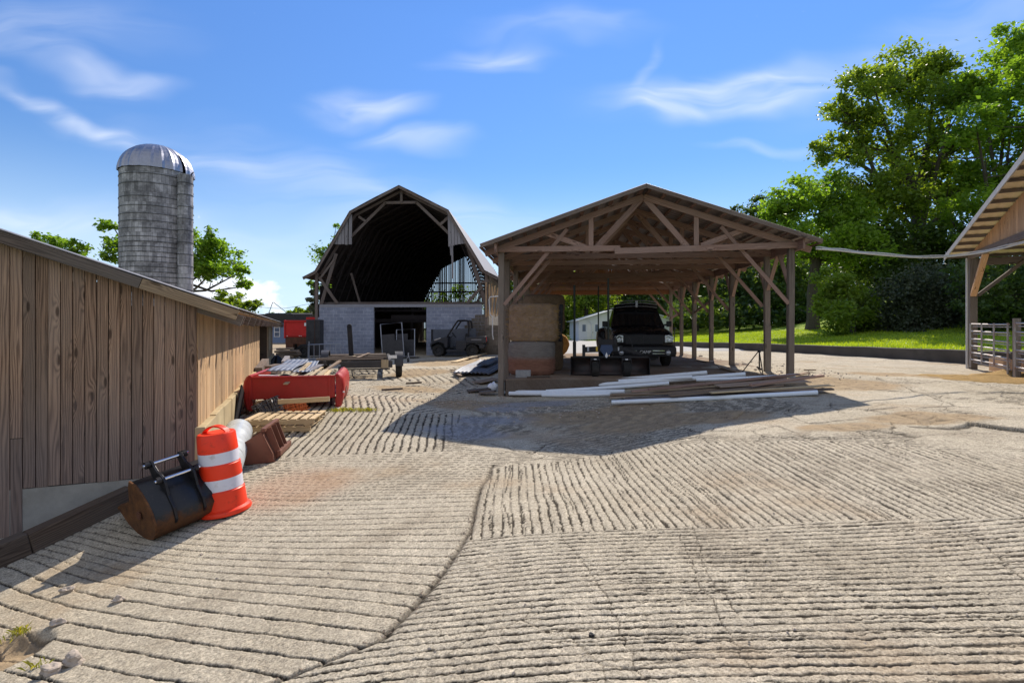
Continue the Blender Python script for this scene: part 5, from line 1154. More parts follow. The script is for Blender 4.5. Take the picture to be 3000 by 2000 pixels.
# ------------------------------------------------------------------ livestock panels
def panel(px,py,d,wd,ht,yaw,tilt,label,ph):
    o=G(px,py); th=thing('pen_gate',label,'pen gate',M=Matrix.Translation(o)@Matrix.Rotation(yaw,4,'Z')@Matrix.Rotation(tilt,4,'Y')@Matrix.Rotation(R(-5),4,'X'),group='steel pen panels in the barn doorway')
    mb=MB(); h=wd/2; mb.tube([(-h,0,0),(-h,0,ht),(h,0,ht),(h,0,0)],.028,8); mb.tube([(-h,0,.1),(h,0,.1)],.02,8); mb.build('frame',M['galvpipe'],th,smooth=True)
    mb=MB(); mb.box(-h+.03,h*.25,-.015,.0,.12,ht*ph); mb.build('sheet',M['darksteel'],th); mb=MB(); mb.box(h*.25,h-.03,-.012,.0,.12,ht*ph*.75); mb.build('sheet',M['darksteel'],th)
    mb=MB(); mb.box(-h-.1,h+.25,-.2,.05,.0,.05); mb.build('foot',M['darksteel'],th)
panel(1153,1051,25.,1.1,1.84,R(2),R(-5),'tall steel-framed pen panel in the barn doorway, the taller and left one',.7)
panel(1188,1049,26.,1.02,1.52,R(-12),R(-2),'shorter steel pen panel on the right in the barn doorway',.85)
wo_=P(1196,1054,24.5); wo_.z=H(wo_.x,wo_.y); cs=thing('caster_jack','small wheeled jack stand at the foot of the pen panels','jack',wo_); wheel(cs,(0,0,.11),(1,0,0),.11,.07,.5); mb=MB(); mb.tube([(0,0,.1),(0,.03,.45)],.03,8); mb.box(-.06,.06,-.03,.03,.1,.24); mb.build('fork',M['galvpipe'],cs)
# ------------------------------------------------------------------ utility vehicle
UO=P(1336,1044,29.0); UO.z=H(UO.x,UO.y)+.01
uv_=thing('utility_vehicle','black open utility vehicle parked at the barn\'s block wall','utility vehicle',UO,R(-3))
def sideprism(name,poly,y0,y1,mat,par,bev=.02): mb=MB(); mb.prism(poly,(0,y0,0),(1,0,0),(0,0,1),(0,y1-y0,0)); return mb.build(name,mat,par,bevel=bev)
fx,rx_=-1.0,.88
sideprism('hood',[(-1.42,.5),(-1.44,.66),(-1.34,.88),(-.95,1.0),(-.52,1.12),(-.46,1.0),(-.46,.5),(-.62,.48),(-.7,.72),(-1.0,.8),(-1.3,.68)],.0,1.4,M['utvpaint'],uv_,.03)
sideprism('cab_floor',[(-.6,.32),(-.5,.38),(.42,.38),(.52,.3),(.5,.26),(-.5,.24)],.02,1.38,M['utvpaint'],uv_)
sideprism('door',[(-.02,.36),(.0,.88),(.6,.88),(.56,.5),(.4,.34)],.0,.03,M['utvpaint'],uv_,.012)
sideprism('cargo_bed',[(.5,.82),(.52,1.08),(1.62,1.12),(1.66,.86),(1.6,.74),(.6,.74)],-.02,1.42,M['utvpaint'],uv_,.03)
sideprism('rear_body',[(.5,.36),(.5,.74),(1.45,.74),(1.58,.6),(1.5,.45),(1.28,.44),(1.24,.62),(.88,.74),(.55,.6)],.05,1.35,M['utvpaint'],uv_,.02)
sideprism('seat',[(-.05,.72),(.0,.86),(.44,.84),(.5,1.28),(.6,1.28),(.6,.72)],.1,1.3,M['seat'],uv_,.04)
mb=MB()
for y in (.06,1.34):
    mb.tube(smooth([Vector((-.52,y,1.06)),Vector((-.2,y,1.55)),Vector((.06,y,1.93)),Vector((.2,y,1.98)),Vector((.55,y,1.98)),Vector((.66,y,1.9)),Vector((.7,y,1.5)),Vector((.62,y,1.0)),Vector((.55,y,.6))],4),.045,8)
for x,z in ((.1,1.95),(.6,1.95),(.68,1.5),(-.5,1.08)): mb.tube([(x,.06,z),(x,1.34,z)],.035,8)
mb.build('roll_cage',M['blackmetal'],uv_,smooth=True)
mb=MB(); n_=18; c_=Vector((-.18,.4,1.18)); axs=Vector((.8,0,.6)); u_=Vector((0,1,0)); v_=axs.cross(u_); mb.tube([c_+(u_*math.cos(t)+v_*math.sin(t))*.17 for t in [2*math.pi*k/n_ for k in range(n_)]],.018,6,closed=True); mb.tube([c_,c_+Vector((-.3,0,-.2))],.02,6); mb.build('steering_wheel',M['seat'],uv_,smooth=True)
for x in (fx,rx_):
    for y in (.1,1.3): wheel(uv_,(x,y,.32 if x<0 else .33),(0,-1 if y<.5 else 1,0),.32 if x<0 else .335,.25,.55,M['darksteel'])
mb=MB(); mb.beam((-1.2,-.01,.9),(-.85,-.01,1.02),.02,.05,up); mb.build('headlamp',M['lens'],uv_,bevel=.004)
mb=MB(); mb.box(1.64,1.68,.05,.12,.82,1.08); mb.build('tail_lamp',M['tail'],uv_,bevel=.004)
mb=MB(); mb.box(.85,1.4,-.028,-.02,.92,.95); mb.build('bed_emblem',M['galvpipe'],uv_)
mb=MB(); BMi=BMx; 
bx=thing('truck_toolbox','dark old pickup bed standing behind the utility vehicle','truck bed',(0,0,0)); bx.matrix_world=Matrix.Translation(P(1330,1035,29.9))@Matrix.Rotation(R(-3),4,'Z'); TM[bx.name]=bx.matrix_world.copy()
bx.name='old_bed'; TM[bx.name]=bx.matrix_world.copy()
mb=MB(); mb.prism([(-1.28,.25),(-1.28,1.32),(-1.1,1.36),(1.2,1.40),(1.26,1.3),(1.26,.2),(.7,.2),(.6,.5),(.3,.6),(0,.5),(-.1,.25)],(0,0,0),(1,0,0),(0,0,1),(0,.06,0)); mb.build('side_panel',M['faded_navy'],bx,bevel=.02)
mb=MB(); mb.box(-1.28,1.26,-.02,.4,.3,.36); mb.box(-1.3,-1.2,-.03,.4,.2,1.36); mb.build('frame',M['blackmetal'],bx)
# ------------------------------------------------------------------ dump truck
DO=G(866,1041)
dt=thing('dump_truck','red dump truck seen from behind at the end of the board barn','truck',DO,R(2))
mb=MB(); mb.box(-.62,1.25,0,.06,1.08,2.02); mb.box(-.64,1.3,-.05,0,1.95,2.05); mb.box(-.66,-.58,-.04,.1,1.0,2.06); mb.box(-.5,1.2,-.03,0,1.14,1.2); mb.build('tailgate',M['redtruck'],dt,bevel=.01)
mb=MB(); mb.box(-.64,1.3,.06,3.6,1.0,1.1); mb.box(-.66,-.6,.06,3.6,1.0,2.0); mb.box(1.24,1.3,.06,3.6,1.0,2.0); mb.box(-.64,1.3,3.55,3.65,1.0,2.3); mb.build('dump_body',M['redtruck'],dt,bevel=.01)
mb=MB(); mb.box(-.6,1.25,.02,.2,.66,1.06); mb.box(-.55,-.12,-.06,.2,.42,.7); mb.box(.05,1.0,.1,4.5,.5,.68); mb.build('chassis',M['rustdark'],dt,bevel=.01)
for x in (-.35,1.0): wheel(dt,(x,1.0,.42),(1 if x>0 else -1,0,0),.42,.45,.5)
mb=MB(); mb.box(.5,.62,-.012,-.0,1.72,1.9); mb.build('sticker',M['labelwhite'],dt)
for x in (-.5,.2,.3): mb=MB(); mb.box(x,x+.06,-.04,-.03,1.12,1.15); mb.build('latch',M['labelwhite'],dt)
mb=MB(); mb.prism([(-.6,1.05),(1.25,1.05),(1.1,2.25),(-.5,2.3)],(0,4.2,0),(1,0,0),(0,0,1),(0,1.4,0)); mb.build('cab',M['darkroof'],dt,bevel=.05)
FO=G(914,1047)
th=thing('dark_hopper','tall dark steel hopper between the dump truck and the barn','hopper',FO,R(3))
mb=MB(); mb.box(-.32,.42,0,.7,.1,2.05); mb.build('body',M['darksteel'],th,bevel=.02); mb=MB(); mb.box(.14,.16,-.015,0,.1,2.05); mb.build('seam',M['rustdark'],th)
wheel(th,(-.35,-.25,.36),(0,-1,0),.36,.24,.5)
# log pile
for i in range(16):
    z=.1+.13*(i//5); x=-.9+rr.uniform(-.1,.1); o_=G(850,1050); y=.18*(i%5)*.5
    a_=Vector((o_.x-.75+rr.uniform(-.1,.15),o_.y+y,z+H(o_.x,o_.y))); b_=a_+Vector((rr.uniform(.9,1.25),rr.uniform(-.15,.15),rr.uniform(-.04,.05)))
    mb=MB(); mb.tube([a_,a_.lerp(b_,.5)+Vector((0,0,rr.uniform(-.02,.02))),b_],rr.uniform(.045,.065),8); tag(mb.build('log',M['plank'],smooth=True),'barked log in the low woodpile under the dump truck','log','logs stacked before the dump truck')
q=G(803,1072); mound('black_tarp',(q.x,q.y+.3),.36,.6,.5,M['tarp'],'black tarp heap by the barn\'s dark doorway','tarp',9)
plank(P(757,1092,15.2),P(778,1064,16.8),.2,.3,M['barn_wood'],'square grey timber lying along the board barn','timber','timber','timbers by the board barn')
plank(P(785,1087,15.2),P(815,1080,15.8),.2,.3,M['barn_wood'],'short grey timber block behind the red bed','timber','timber','timbers by the board barn')
plank(P(832,1062,17.2),P(842,1046,18),.16,.1,M['barn_grey'],'short grey board standing up past the black tarp','plank')
mb=MB(); o_=G(880,1068); mb.beam(o_+Vector((-.9,0,.12)),o_+Vector((1.1,.1,.12)),.9,.12,up); tag(mb.build('flat_deck',M['darksteel'],bevel=.01),'low dark flat deck lying left of the trailer','deck')
# wire loop on roof end
mb=MB(); mb.tube([P(786,922,21),P(799,885,21),P(802,886,21),P(838,914,22.5),P(868,930,25),P(896,936,28)],.012,6); tag(mb.build('bent_wire',M['darksteel'],smooth=True),'thin bent wire rising from the board barn\'s eave end','wire')
mb=MB(); mb.tube(smooth([P(600,880,60),P(760,899,58),P(830,903,57),P(890,893,56),P(1000,870,55)],5),.02,5); tag(mb.build('overhead_wire',M['galvpipe'],smooth=True),'faint overhead wire in the sky left of the barn','wire')
bt=MB(); bpos=P(562,516,41.1)
bt.loft([[bpos+Vector((x,dy*w_,z+dz*w_)) for dy,dz in ((-1,0),(0,1),(1,0),(0,-1))] for x,z,w_ in ((-.2,.02,.01),(-.1,.1,.05),(.0,.17,.08),(.08,.24,.06),(.12,.29,.045),(.18,.3,.01))]); bt.beam(bpos+Vector((0,.02,-.05)),bpos+Vector((0,.02,.15)),.015,.015,(1,0,0)); tag(bt.build('bird',M['tarp'],smooth=True),'small dark bird perched on top of the silo chute','bird')
# ------------------------------------------------------------------ hay bales
def bale(px,py,d,r,h,mat,label,axis='z',zz=None):
    o=P(px,py,d); o.z=(SI@o).z*0+(slabz((SI@o).x,(SI@o).y) if zz is None else zz)
    rg=random.Random(int(px*7+py)); b0=MB(); n=56; prof=[(.001,0),(r*.82,.0),(r*.93,.02*h)]+[(r*(1+.012*math.sin(k*1.7)),h*(.05+.9*k/12)) for k in range(1,12)]+[(r*.96,.955*h),(r*.88,.99*h),(r*.7,h*1.01),(r*.4,h*1.02),(.001,h*1.0)]
    b0.lathe(prof,n)
    pv=[]
    for v in b0.v:
        a=math.atan2(v[1],v[0]); k=1+.02*math.sin(3*a+px)+.012*math.sin(9*a+v[2]*9)+rg.uniform(-.01,.01); pv.append((v[0]*k,v[1]*k,v[2]+rg.uniform(-.012,.012)))
    b0.v=pv
    if axis=='y': b0.v=[(v[0],v[2],v[1]+r) for v in b0.v]
    if axis=='x': b0.v=[(v[2],v[0],v[1]+r) for v in b0.v]
    ob=b0.build('hay_bale',mat,loc=(0,0,0),smooth=True); ob.location=o; TM[ob.name]=Matrix.Translation(o)
    tag(ob,label,'hay bale','round hay bales in the shed')
    return ob
ob=bale(1558,1096,15.35,.68,.95,M['haywrap'],'brown net-wrapped round bale at the bottom of the front stack')
zt=ob.location.z+.945
fr_=bale(1561,1000,15.4,.70,1.06,M['hay'],'pale straw-coloured round bale on top of the front stack',zz=zt)
bale(1588,1080,17.4,.7,1.2,M['haygrey'],'dark round bale on the floor behind the front stack')
bale(1592,960,17.5,.69,1.2,M['haygrey'],'grey round bale peeking over the front stack',zz=ob.location.z+1.2)
bale(1634,1040,26.3,.58,1.2,M['hayorange'],'golden sunlit round bale at the right of the stack',axis='y')
bale(1560,1050,20.3,.7,1.2,M['haygrey'],'round bale low at the very back of the stack'); bale(1560,940,20.3,.7,1.2,M['haygrey'],'round bale high at the very back of the stack',zz=ob.location.z+1.2)
# wisps of straw on the front bale
rg=np.random.default_rng(8); N=1500; a=rg.uniform(math.pi*.9,2.1*math.pi,N); z=rg.uniform(.02,1.04,N); c=fr_.location
p=np.stack([c.x+.705*np.cos(a),c.y+.705*np.sin(a),c.z+z],-1); d=rg.normal(0,1,(N,3))*np.array([.05,.05,.03]); q=p+d+np.stack([np.cos(a),np.sin(a),0*a],-1)*.012; w_=np.array([0,0,.004])
V=np.stack([p-w_,p+w_,q+w_,q-w_],1).reshape(-1,3)-np.array(c); npmesh('straw_wisps',V,np.arange(N*4).reshape(-1,4),M['haydirt'],fr_,rg.random(N))
mb=MB(); o_=P(1644,1000,15.6); mb.beam(P(1643,892,16.4),P(1640,1000,16.4),.1,.5,(0,1,0)); tag(mb.build('black_sheet',M['tarp'],bevel=.03),'black upright sheet at the right of the upper bale','sheet')  # narrow black upright beside the bale stack
# ------------------------------------------------------------------ vertical pipes in the shed
for i,(px,y0,y1,d,r) in enumerate(((1683,835,1043,16.8,.035),(1753,838,972,20,.025),(1782,815,1008,15.6,.03))):
    th=thing('steel_prop',['dark green pipe hanging in front of the white building, thick foot','thinnest dark pipe, between the two thicker pipes','dark green pipe standing before the pickup\'s left headlamp'][i],'pipe',P(px,y1,d),0,'dark pipes hanging from the shed trusses')
    mb=MB(); mb.tube([P(px,y1,d),P(px,y0,d)],r,10); mb.build('pipe',M['greenpole'],th,True,smooth=True)
    if i==0: mb=MB(); mb.tube([P(px,y1+3,d),P(px,1000,d)],.055,10); mb.build('foot',M['darksteel'],th,True,smooth=True)
# ------------------------------------------------------------------ pickup
TKo=SM@Vector((0,0,0)); tp=P(1887,1060,17.2); tloc=SI@tp; tz=slabz(tloc.x,tloc.y)
tM=Matrix.Translation((tp.x,tp.y,tz))@Matrix.Rotation(-math.atan2(.10,1.0),4,'Z')
tk=thing('pickup_truck','black dual-wheel pickup facing out of the open shed','truck',M=tM)
def sec(y,w,zb,zs,zt,cr=.06): return [Vector((x,y,z)) for x,z in ((-w*.86,zb),(-w,zb+.1),(-w*1.0,zs-.12),(-w*.97,zs),(-w*.86,zt-.015),(-w*.45,zt+cr*.6),(0,zt+cr),(w*.45,zt+cr*.6),(w*.86,zt-.015),(w*.97,zs),(w,zs-.12),(w,zb+.1),(w*.86,zb))]
mb=MB(); mb.loft([sec(.02,.86,.62,.98,1.04,.02),sec(.08,.93,.55,1.02,1.12,.04),sec(.35,.98,.5,1.1,1.2,.06),sec(.9,1.0,.5,1.17,1.25,.06),sec(1.45,1.0,.5,1.24,1.31,.05),sec(1.8,1.0,.48,1.27,1.33,.02),sec(3.6,1.0,.48,1.29,1.33,0),sec(3.62,.99,.48,1.3,1.33,0),sec(5.9,.98,.5,1.32,1.35,0),sec(5.95,.9,.55,1.3,1.32,0)])
mb.build('body',M['truckpaint'],tk,smooth=True,bevel=0)
mb=MB(); 
def cs_(y,w,z,cr=0): return [Vector((-w,y,z)),Vector((-w*.5,y-cr,z+cr*.4)),Vector((0,y-cr*1.3,z+cr*.55)),Vector((w*.5,y-cr,z+cr*.4)),Vector((w,y,z))]
f0=cs_(1.45,.93,1.28,.12);f1=cs_(2.15,.76,1.96,.1);r1=cs_(3.1,.74,1.98,-.05);r0=cs_(3.5,.9,1.3,-.05)
top1=[p+Vector((0,.12,.06)) for p in f1]; top2=[p+Vector((0,-.1,.06)) for p in r1]
mb.loft([f0,f1,top1,top2,r1,r0],caps=False,closed=False)
mb.v_base=None; b=len(mb.v)
for s_ in (0,4):
    for L in (f0,f1,top1,top2,r1,r0): mb.v.append(tuple(L[s_]))
mb.face([b+i for i in range(6)][::-1]); mb.face([b+6+i for i in range(6)])
mb.build('cab',M['truckpaint'],tk,smooth=False)
def lerp4(a,b,t): return a+(b-a)*t
mb=MB(); mb.loft([[lerp4(f0[k],f1[k],t)+Vector((0,-.012,.008)) for k in range(5)] for t in (.04,.35,.65,.95)],caps=False,closed=False); mb.build('windshield',M['darkglass'],tk,smooth=True)
for sg in (-1,1):
    a_,b_,c_,d_=f0[0 if sg<0 else 4],f1[0 if sg<0 else 4],r1[0 if sg<0 else 4],r0[0 if sg<0 else 4]
    for u0,u1 in ((.08,.5),(.54,.94)):
        q=[a_.lerp(d_,u0).lerp(b_.lerp(c_,u0),.08),a_.lerp(d_,u1).lerp(b_.lerp(c_,u1),.08),a_.lerp(d_,u1).lerp(b_.lerp(c_,u1),.9),a_.lerp(d_,u0).lerp(b_.lerp(c_,u0),.9)]
        mb=MB(); mb.v=[tuple(p+Vector((sg*.012,0,0))) for p in q]; mb.face((0,1,2,3)); mb.build('side_window',M['darkglass'],tk)
    mb=MB(); mb.box(sg*1.04-.0,sg*1.22,1.75,1.83,1.32,1.52); mb.beam((sg*.95,1.8,1.38),(sg*1.1,1.8,1.4),.04,.06); mi_=mb.build('mirror',M['truckpaint'],tk,bevel=.03)
    # headlamps
    mb=MB(); mb.prism([(0,0),(.27,.02),(.29,.2),(.14,.26),(0,.24)],(sg*.66 if sg>0 else -.66,.0,.80),(sg,0,0),(0,0,1),(0,.07,0)); hl=mb.build('headlamp',M['lens'],tk,bevel=.02)
    for dx,dz,r_ in ((.1,.13,.07),(.2,.1,.05)):
        mb=MB(); mb.lathe([(.001,.02),(r_*.6,.012),(r_,0)],20,Matrix.Translation((sg*(.66+dx),-.008,.80+dz))@Matrix.Rotation(R(-90),4,'X')); mb.build('reflector',M['chrome'],hl,smooth=True)
    mb=MB(); mb.lathe([(.001,.03),(.05,.02),(.075,0),(.085,-.02)],20,Matrix.Translation((sg*.74,-.14,.48))@Matrix.Rotation(R(90),4,'X')); mb.build('fog_lamp',M['lens'],tk,smooth=True)
    # wheels
    wheel(tk,(sg*.86,1.0,.4),(sg,0,0),.4,.27,.56,M['darksteel']); wheel(tk,(sg*1.04,4.6,.4),(sg,0,0),.4,.25,.56,M['darksteel'])
    mb=MB(); secs=[]
    for y,k in ((3.95,.25),(4.0,.75),(4.2,1.),(4.6,1.06),(5.0,1.),(5.2,.75),(5.25,.25)):
        secs.append([Vector((sg*x,y,z)) for x,z in ((.95,.5),(.95+.28*k,.5),(.95+.31*k,.75),(.95+.28*k,.75+.38*k),(.95+.18*k,.8+.44*k),(.95,.82+.46*k))])
    mb.loft(secs); mb.build('fender',M['truckpaint'],tk,smooth=True)
# grille
mb=MB(); mb.prism([(-.6,.74),(.6,.74),(.64,1.06),(-.64,1.06)],(0,.0,0),(1,0,0),(0,0,1),(0,.06,0)); gr=mb.build('grille',M['seat'],tk,bevel=.02)
mb=MB()
for k in range(6): mb.box(-.52,.52,-.006,.0,.78+k*.045,.80+k*.045)
mb.box(-.02,.02,-.012,0,.75,1.05); mb.build('grille_bars',M['blackmetal'],gr)
# bumper with chrome strips and plate
mb=MB(); secs=[]
for k in range(9):
    x=-1.0+2.0*k/8; yy=-.16+.12*abs(x)**3; secs.append([Vector((x,yy+.16,.34)),Vector((x,yy,.37)),Vector((x,yy-.02,.5)),Vector((x,yy,.66)),Vector((x,yy+.16,.69))])
mb.loft(secs); bp=mb.build('bumper',M['blackmetal'],tk,smooth=True)
for x0,x1 in ((-.72,-.26),(.24,.62)):
    for z in (.455,.545): mb=MB(); mb.beam((x0,-.185+.1*abs(x0)**3,z),(x1,-.185+.1*abs(x1)**3,z),.02,.022); mb.build('chrome_strip',M['chrome'],bp)
mb=MB(); mb.box(-.19,.19,-.205,-.19,.43,.57); pl=mb.build('plate',M['truckpaint'],tk,bevel=.004)
fc=bpy.data.curves.new('plate_text','FONT'); fc.body='CAMP'; fc.size=.135; fc.extrude=.002; fc.align_x='CENTER'; fc.align_y='CENTER'; fc.shear=.15
fo=bpy.data.objects.new('tmp_text',fc); COL.objects.link(fo); dg=bpy.context.evaluated_depsgraph_get(); tm=bpy.data.meshes.new_from_object(fo.evaluated_get(dg)); bpy.data.objects.remove(fo)
tm.name='plate_lettering'; tm.materials.clear(); tm.materials.append(M['labelwhite']); to=bpy.data.objects.new('plate_lettering',tm); COL.objects.link(to); to.parent=pl; to.matrix_local=Matrix.Translation((0,-.208,.5))@Matrix.Rotation(R(90),4,'X')
# roof visor and marker bar
mb=MB(); mb.loft([[p+Vector((0,-.1-.02*k,.0+.06*k)) for p in cs_(2.13,.78,1.99,.1)]+[p+Vector((0,-.08-.02*k,-.02+.06*k)) for p in reversed(cs_(2.13,.78,1.99,.1))] for k in (0,1,2)]); mb.build('sun_visor',M['truckpaint'],tk,smooth=True)
for z,y in ((2.01,1.99),(2.12,1.96),(2.21,2.0)):
    mb=MB(); mb.tube([p+Vector((0,-.02,0)) for p in cs_(y,.74,z,.1)],.014,6); mb.build('visor_trim',M['galvpipe'],tk,smooth=True)
mb=MB(); mb.box(-.04,.04,1.8,1.9,2.02,2.26); mb.build('visor_bracket',M['galvpipe'],tk,bevel=.01)
mb=MB(); mb.beam((-1.1,2.2,1.92),(-.72,2.2,2.0),.5,.04,up); mb.build('side_rack',M['truckpaint'],tk,bevel=.01)
for x in (-.3,.3): 
    mb=MB(); mb.tube([(x,1.38,1.31),(x+.45,1.42,1.34)],.012,6); mb.build('wiper',M['seat'],tk)
mb=MB(); mb.box(-.5,.5,.25,.75,.26,.4); mb.tube([(-.86,1.,.4),(.86,1.,.4)],.06,8); mb.build('front_axle',M['darksteel'],tk)
# ------------------------------------------------------------------ rear blade
gp_=P(1787,1100,14.75); gz0=slabz((SI@gp_).x,(SI@gp_).y)
rbM=Matrix.Translation((gp_.x,gp_.y,gz0))@Matrix.Rotation(-math.atan2(.09,1),4,'Z')
gb=thing('grading_blade','wide dark tractor grading blade with two gauge wheels before the pickup','grader blade',M=rbM)
mb=MB(); mb.loft([[Vector((x,.02+.13*(1-((k-4)/4)**2),.03+.5*k/8)) for k in range(9)] for x in (-1.08,-.5,0,.5,1.08)],caps=False,closed=False); mb.build('moldboard',M['rustdark'] if False else plain('black_moldboard',(.03,.026,.026),.5,.3,.3,5,.1,.4,spots=((.07,.03,.022),3.,.45,.7,.6)),gb,solid=.02,smooth=True)
for x in (-1.09,1.08): mb=MB(); mb.prism([(-.02,.02),(.18,.02),(.2,.5),(.02,.54)],(x,0,0),(0,1,0),(0,0,1),(.014,0,0)); mb.build('end_plate',M['blackmetal'],gb)
mb=MB(); mb.box(-1.0,1.05,-.02,.06,.5,.55); mb.beam((-.72,.1,.72),(.35,.1,.76),.1,.16,up); mb.beam((.3,.1,.76),(.9,.12,.6),.08,.08,up); mb.box(-.76,-.68,.02,.2,.5,.86); mb.build('frame',M['blackmetal'],gb,bevel=.006)
mb=MB(); mb.box(-.3,.2,.0,.12,.82,1.02); mb.box(-.32,-.24,-.02,.14,.86,1.06); mb.box(.1,.18,-.02,.14,.86,1.06); mb.build('hitch_mast',M['blackmetal'],gb,bevel=.01)
for x in (-.42,.43):
    wheel(gb,(x,-.2,.2),(-1,0,0),.2,.19,.5); mb=MB(); mb.box(x-.13,x-.11,-.24,-.1,.18,.46); mb.box(x+.11,x+.13,-.24,-.1,.18,.46); mb.box(x-.13,x+.13,-.22,.02,.44,.5); mb.build('wheel_bracket',M['blackmetal'],gb,bevel=.004)
    mb=MB(); mb.box(x-.035,x+.035,-.232,-.222,.46,.485); mb.build('sticker',M['labelwhite'],gb)
mb=MB(); mb.prism([(-.25,.86),(.05,.86),(.08,.72),(-.1,.48),(-.28,.72)],(0,-.05,0),(1,0,0),(0,0,1),(0,.02,0)); sg_=mb.build('emblem_plate',M['bluesign'],gb,bevel=.004)
mb=MB(); mb.prism([(-.135,.54),(-.1,.50),(-.065,.54),(-.07,.585),(-.1,.66),(-.13,.585)],(0,-.062,0),(1,0,0),(0,0,1),(0,.008,0)); mb.build('drop_emblem',M['labelwhite'],sg_)
for x,z in ((-.6,.74),(-.36,.745)): mb=MB(); mb.box(x-.025,x+.025,.035,.045,z-.06,z+.06); mb.build('yellow_sticker',M['yellow'] if x>-.5 else M['galvpipe'],gb)
mb=MB(); mb.box(.22,.26,.035,.045,.7,.8); mb.build('yellow_sticker',M['galvpipe'],gb)
mb=MB(); mb.tube(smooth([Vector((.1,.1,.9)),Vector((.2,.08,1.12)),Vector((.42,.05,1.15)),Vector((.58,.05,1.0)),Vector((.62,.05,.78))],6),.012,8); mb.tube(smooth([Vector((.15,.1,1.0)),Vector((.28,.1,1.1)),Vector((.32,.1,.95)),Vector((.2,.1,.86))],6),.014,8); mb.build('hose',M['seat'],gb,smooth=True)
# ------------------------------------------------------------------ pipes and boards in front of the shed
def lay(a,b,dz0,dz1,r=None,wh=None,mat=None,label='',name='pvc_pipe',cat='pipe',grp='white plastic pipes before the shed'):
    p0,p1=G(*a,dz=dz0+.035),G(*b,dz=dz1+.02); mb=MB()
    if r: 
        n=8; mb.tube([p0.lerp(p1,k/n)+up*(-.012*math.sin(k/n*math.pi)) for k in range(n+1)],r,14); ob=mb.build(name,mat or M['pvc'],smooth=True)
    else: mb.beam(p0,p1,wh[0],wh[1],up); ob=mb.build(name,mat,bevel=.004)
    return tag(ob,label,cat,grp)
for a_,b_,z0,z1,r,l in (((1469,1148),(1830,1146),.05,.07,.05,'white pipe whose end reaches nearest the shed\'s left post'),((1492,1152),(1790,1150),.05,.05,.05,'white pipe second nearest the left post, lying on gravel'),((1531,1133),(2071,1091),.06,.16,.055,'thick white pipe at the back of the pile, broken off at right'),
   ((1543,1129),(2028,1104),.1,.2,.05,'white pipe on top of the back of the pile'),((1553,1140),(2184,1096),.06,.18,.055,'long white pipe ending highest at the pile\'s right'),((1588,1157),(1787,1154),.045,.05,.042,'short white pipe in front of the pile, with faint print'),
   ((1792,1178),(2395,1149),.05,.06,.045,'long white pipe nearest the camera, in front of the boards'),((2040,1112),(2330,1100),.2,.2,.04,'white pipe lying behind the boards'),((1600,1146),(1960,1122),.1,.16,.045,'white pipe lying between the others on the pile')):
    lay(a_,b_,z0,z1,r=r,label=l)
for i,(a_,b_,z0,z1,w_,h_,m_,l) in enumerate((((1785,1163),(2335,1118),.05,.1,.28,.03,'plank','wide bottom plank of the pile'),((1790,1155),(2395,1140),.1,.1,.2,.03,'plank','plank in the middle of the pile'),((1830,1168),(2440,1139),.06,.06,.18,.03,'barn_wood','front plank of the pile beside the long white pipe'),((1850,1146),(2300,1106),.14,.16,.2,.03,'truss_wood','brown plank along the back of the pile'),
   ((1900,1140),(2340,1096),.2,.22,.14,.04,'truss_wood','brown board rising at the pile\'s right end'),((1960,1158),(2290,1128),.12,.14,.2,.03,'plank','short plank under the plywood'),((2080,1150),(2440,1128),.13,.12,.16,.025,'pale_wood','pale-ended board at the pile\'s right'),((2200,1128),(2410,1100),.2,.2,.1,.05,'truss_wood','dark batten on the pile\'s far right'))):
    lay(a_,b_,z0,z1,wh=(w_,h_),mat=M[m_],label=l,name='plank',cat='plank',grp='planks piled before the shed')
a_,b_,c_=G(2105,1138,dz=.19),G(2375,1122,dz=.19),G(2090,1120,dz=.19); mb=MB(); q=(c_-a_); mb.beam(a_.lerp(c_,.5),b_+q*.5,q.length*.8,.015,up); tag(mb.build('plywood_sheet',M['plank'],bevel=.003),'grey plywood sheet lying on the plank pile','plywood')
# cinder block, scrap at the left post
q=SM@Vector((.55,.35,0)); q.z=slabz(.55,.35)
cb=thing('cinder_block','grey cinder block on the slab edge by the left shed post','block',q,R(-4)); mb=MB()
for y in (-.1,.08): mb.box(-.2,.2,y,y+.03,0,.19)
for x in (-.2,-.018,.165): mb.box(x,x+.036,-.07,.08,0.001,.189)
mb.build('body',M['cinder'],cb,bevel=.004)
mb=MB(); mb.beam(q+Vector((.1,-.15,.02)),q+Vector((.7,-.2,.03)),.2,.03,up); tag(mb.build('plank',M['kerb_wood'],bevel=.003),'short dark plank below the cinder block','plank')
def sheet(a,b,wd,dz0,dz1,label,mat,ribs=14,amp=.012,yaw=0):
    p0,p1=G(*a,dz=dz0),G(*b,dz=dz1); d=(p1-p0); s=d.cross(up).normalized(); mb=MB(); mb.grid(lambda u,v:p0+d*v+s*(u-.5)*wd+up*(amp*math.sin(u*ribs*2*math.pi)+.03*math.sin(v*5+u*3)),ribs*6,10); return tag(mb.build('metal_sheet',mat,solid=.003,smooth=True),label,'metal sheet','scrap roofing sheets')
sheet((1378,1094),(1452,1052),1.3,.1,.3,'corrugated grey metal sheet lying left of the shed\'s front post',M['rusty_sheet'],9,.025)
sheet((1410,1070),(1455,1046),.4,.25,.4,'white bent metal sheet on top of the corrugated scrap',M['rusty_sheet'],6,.02)
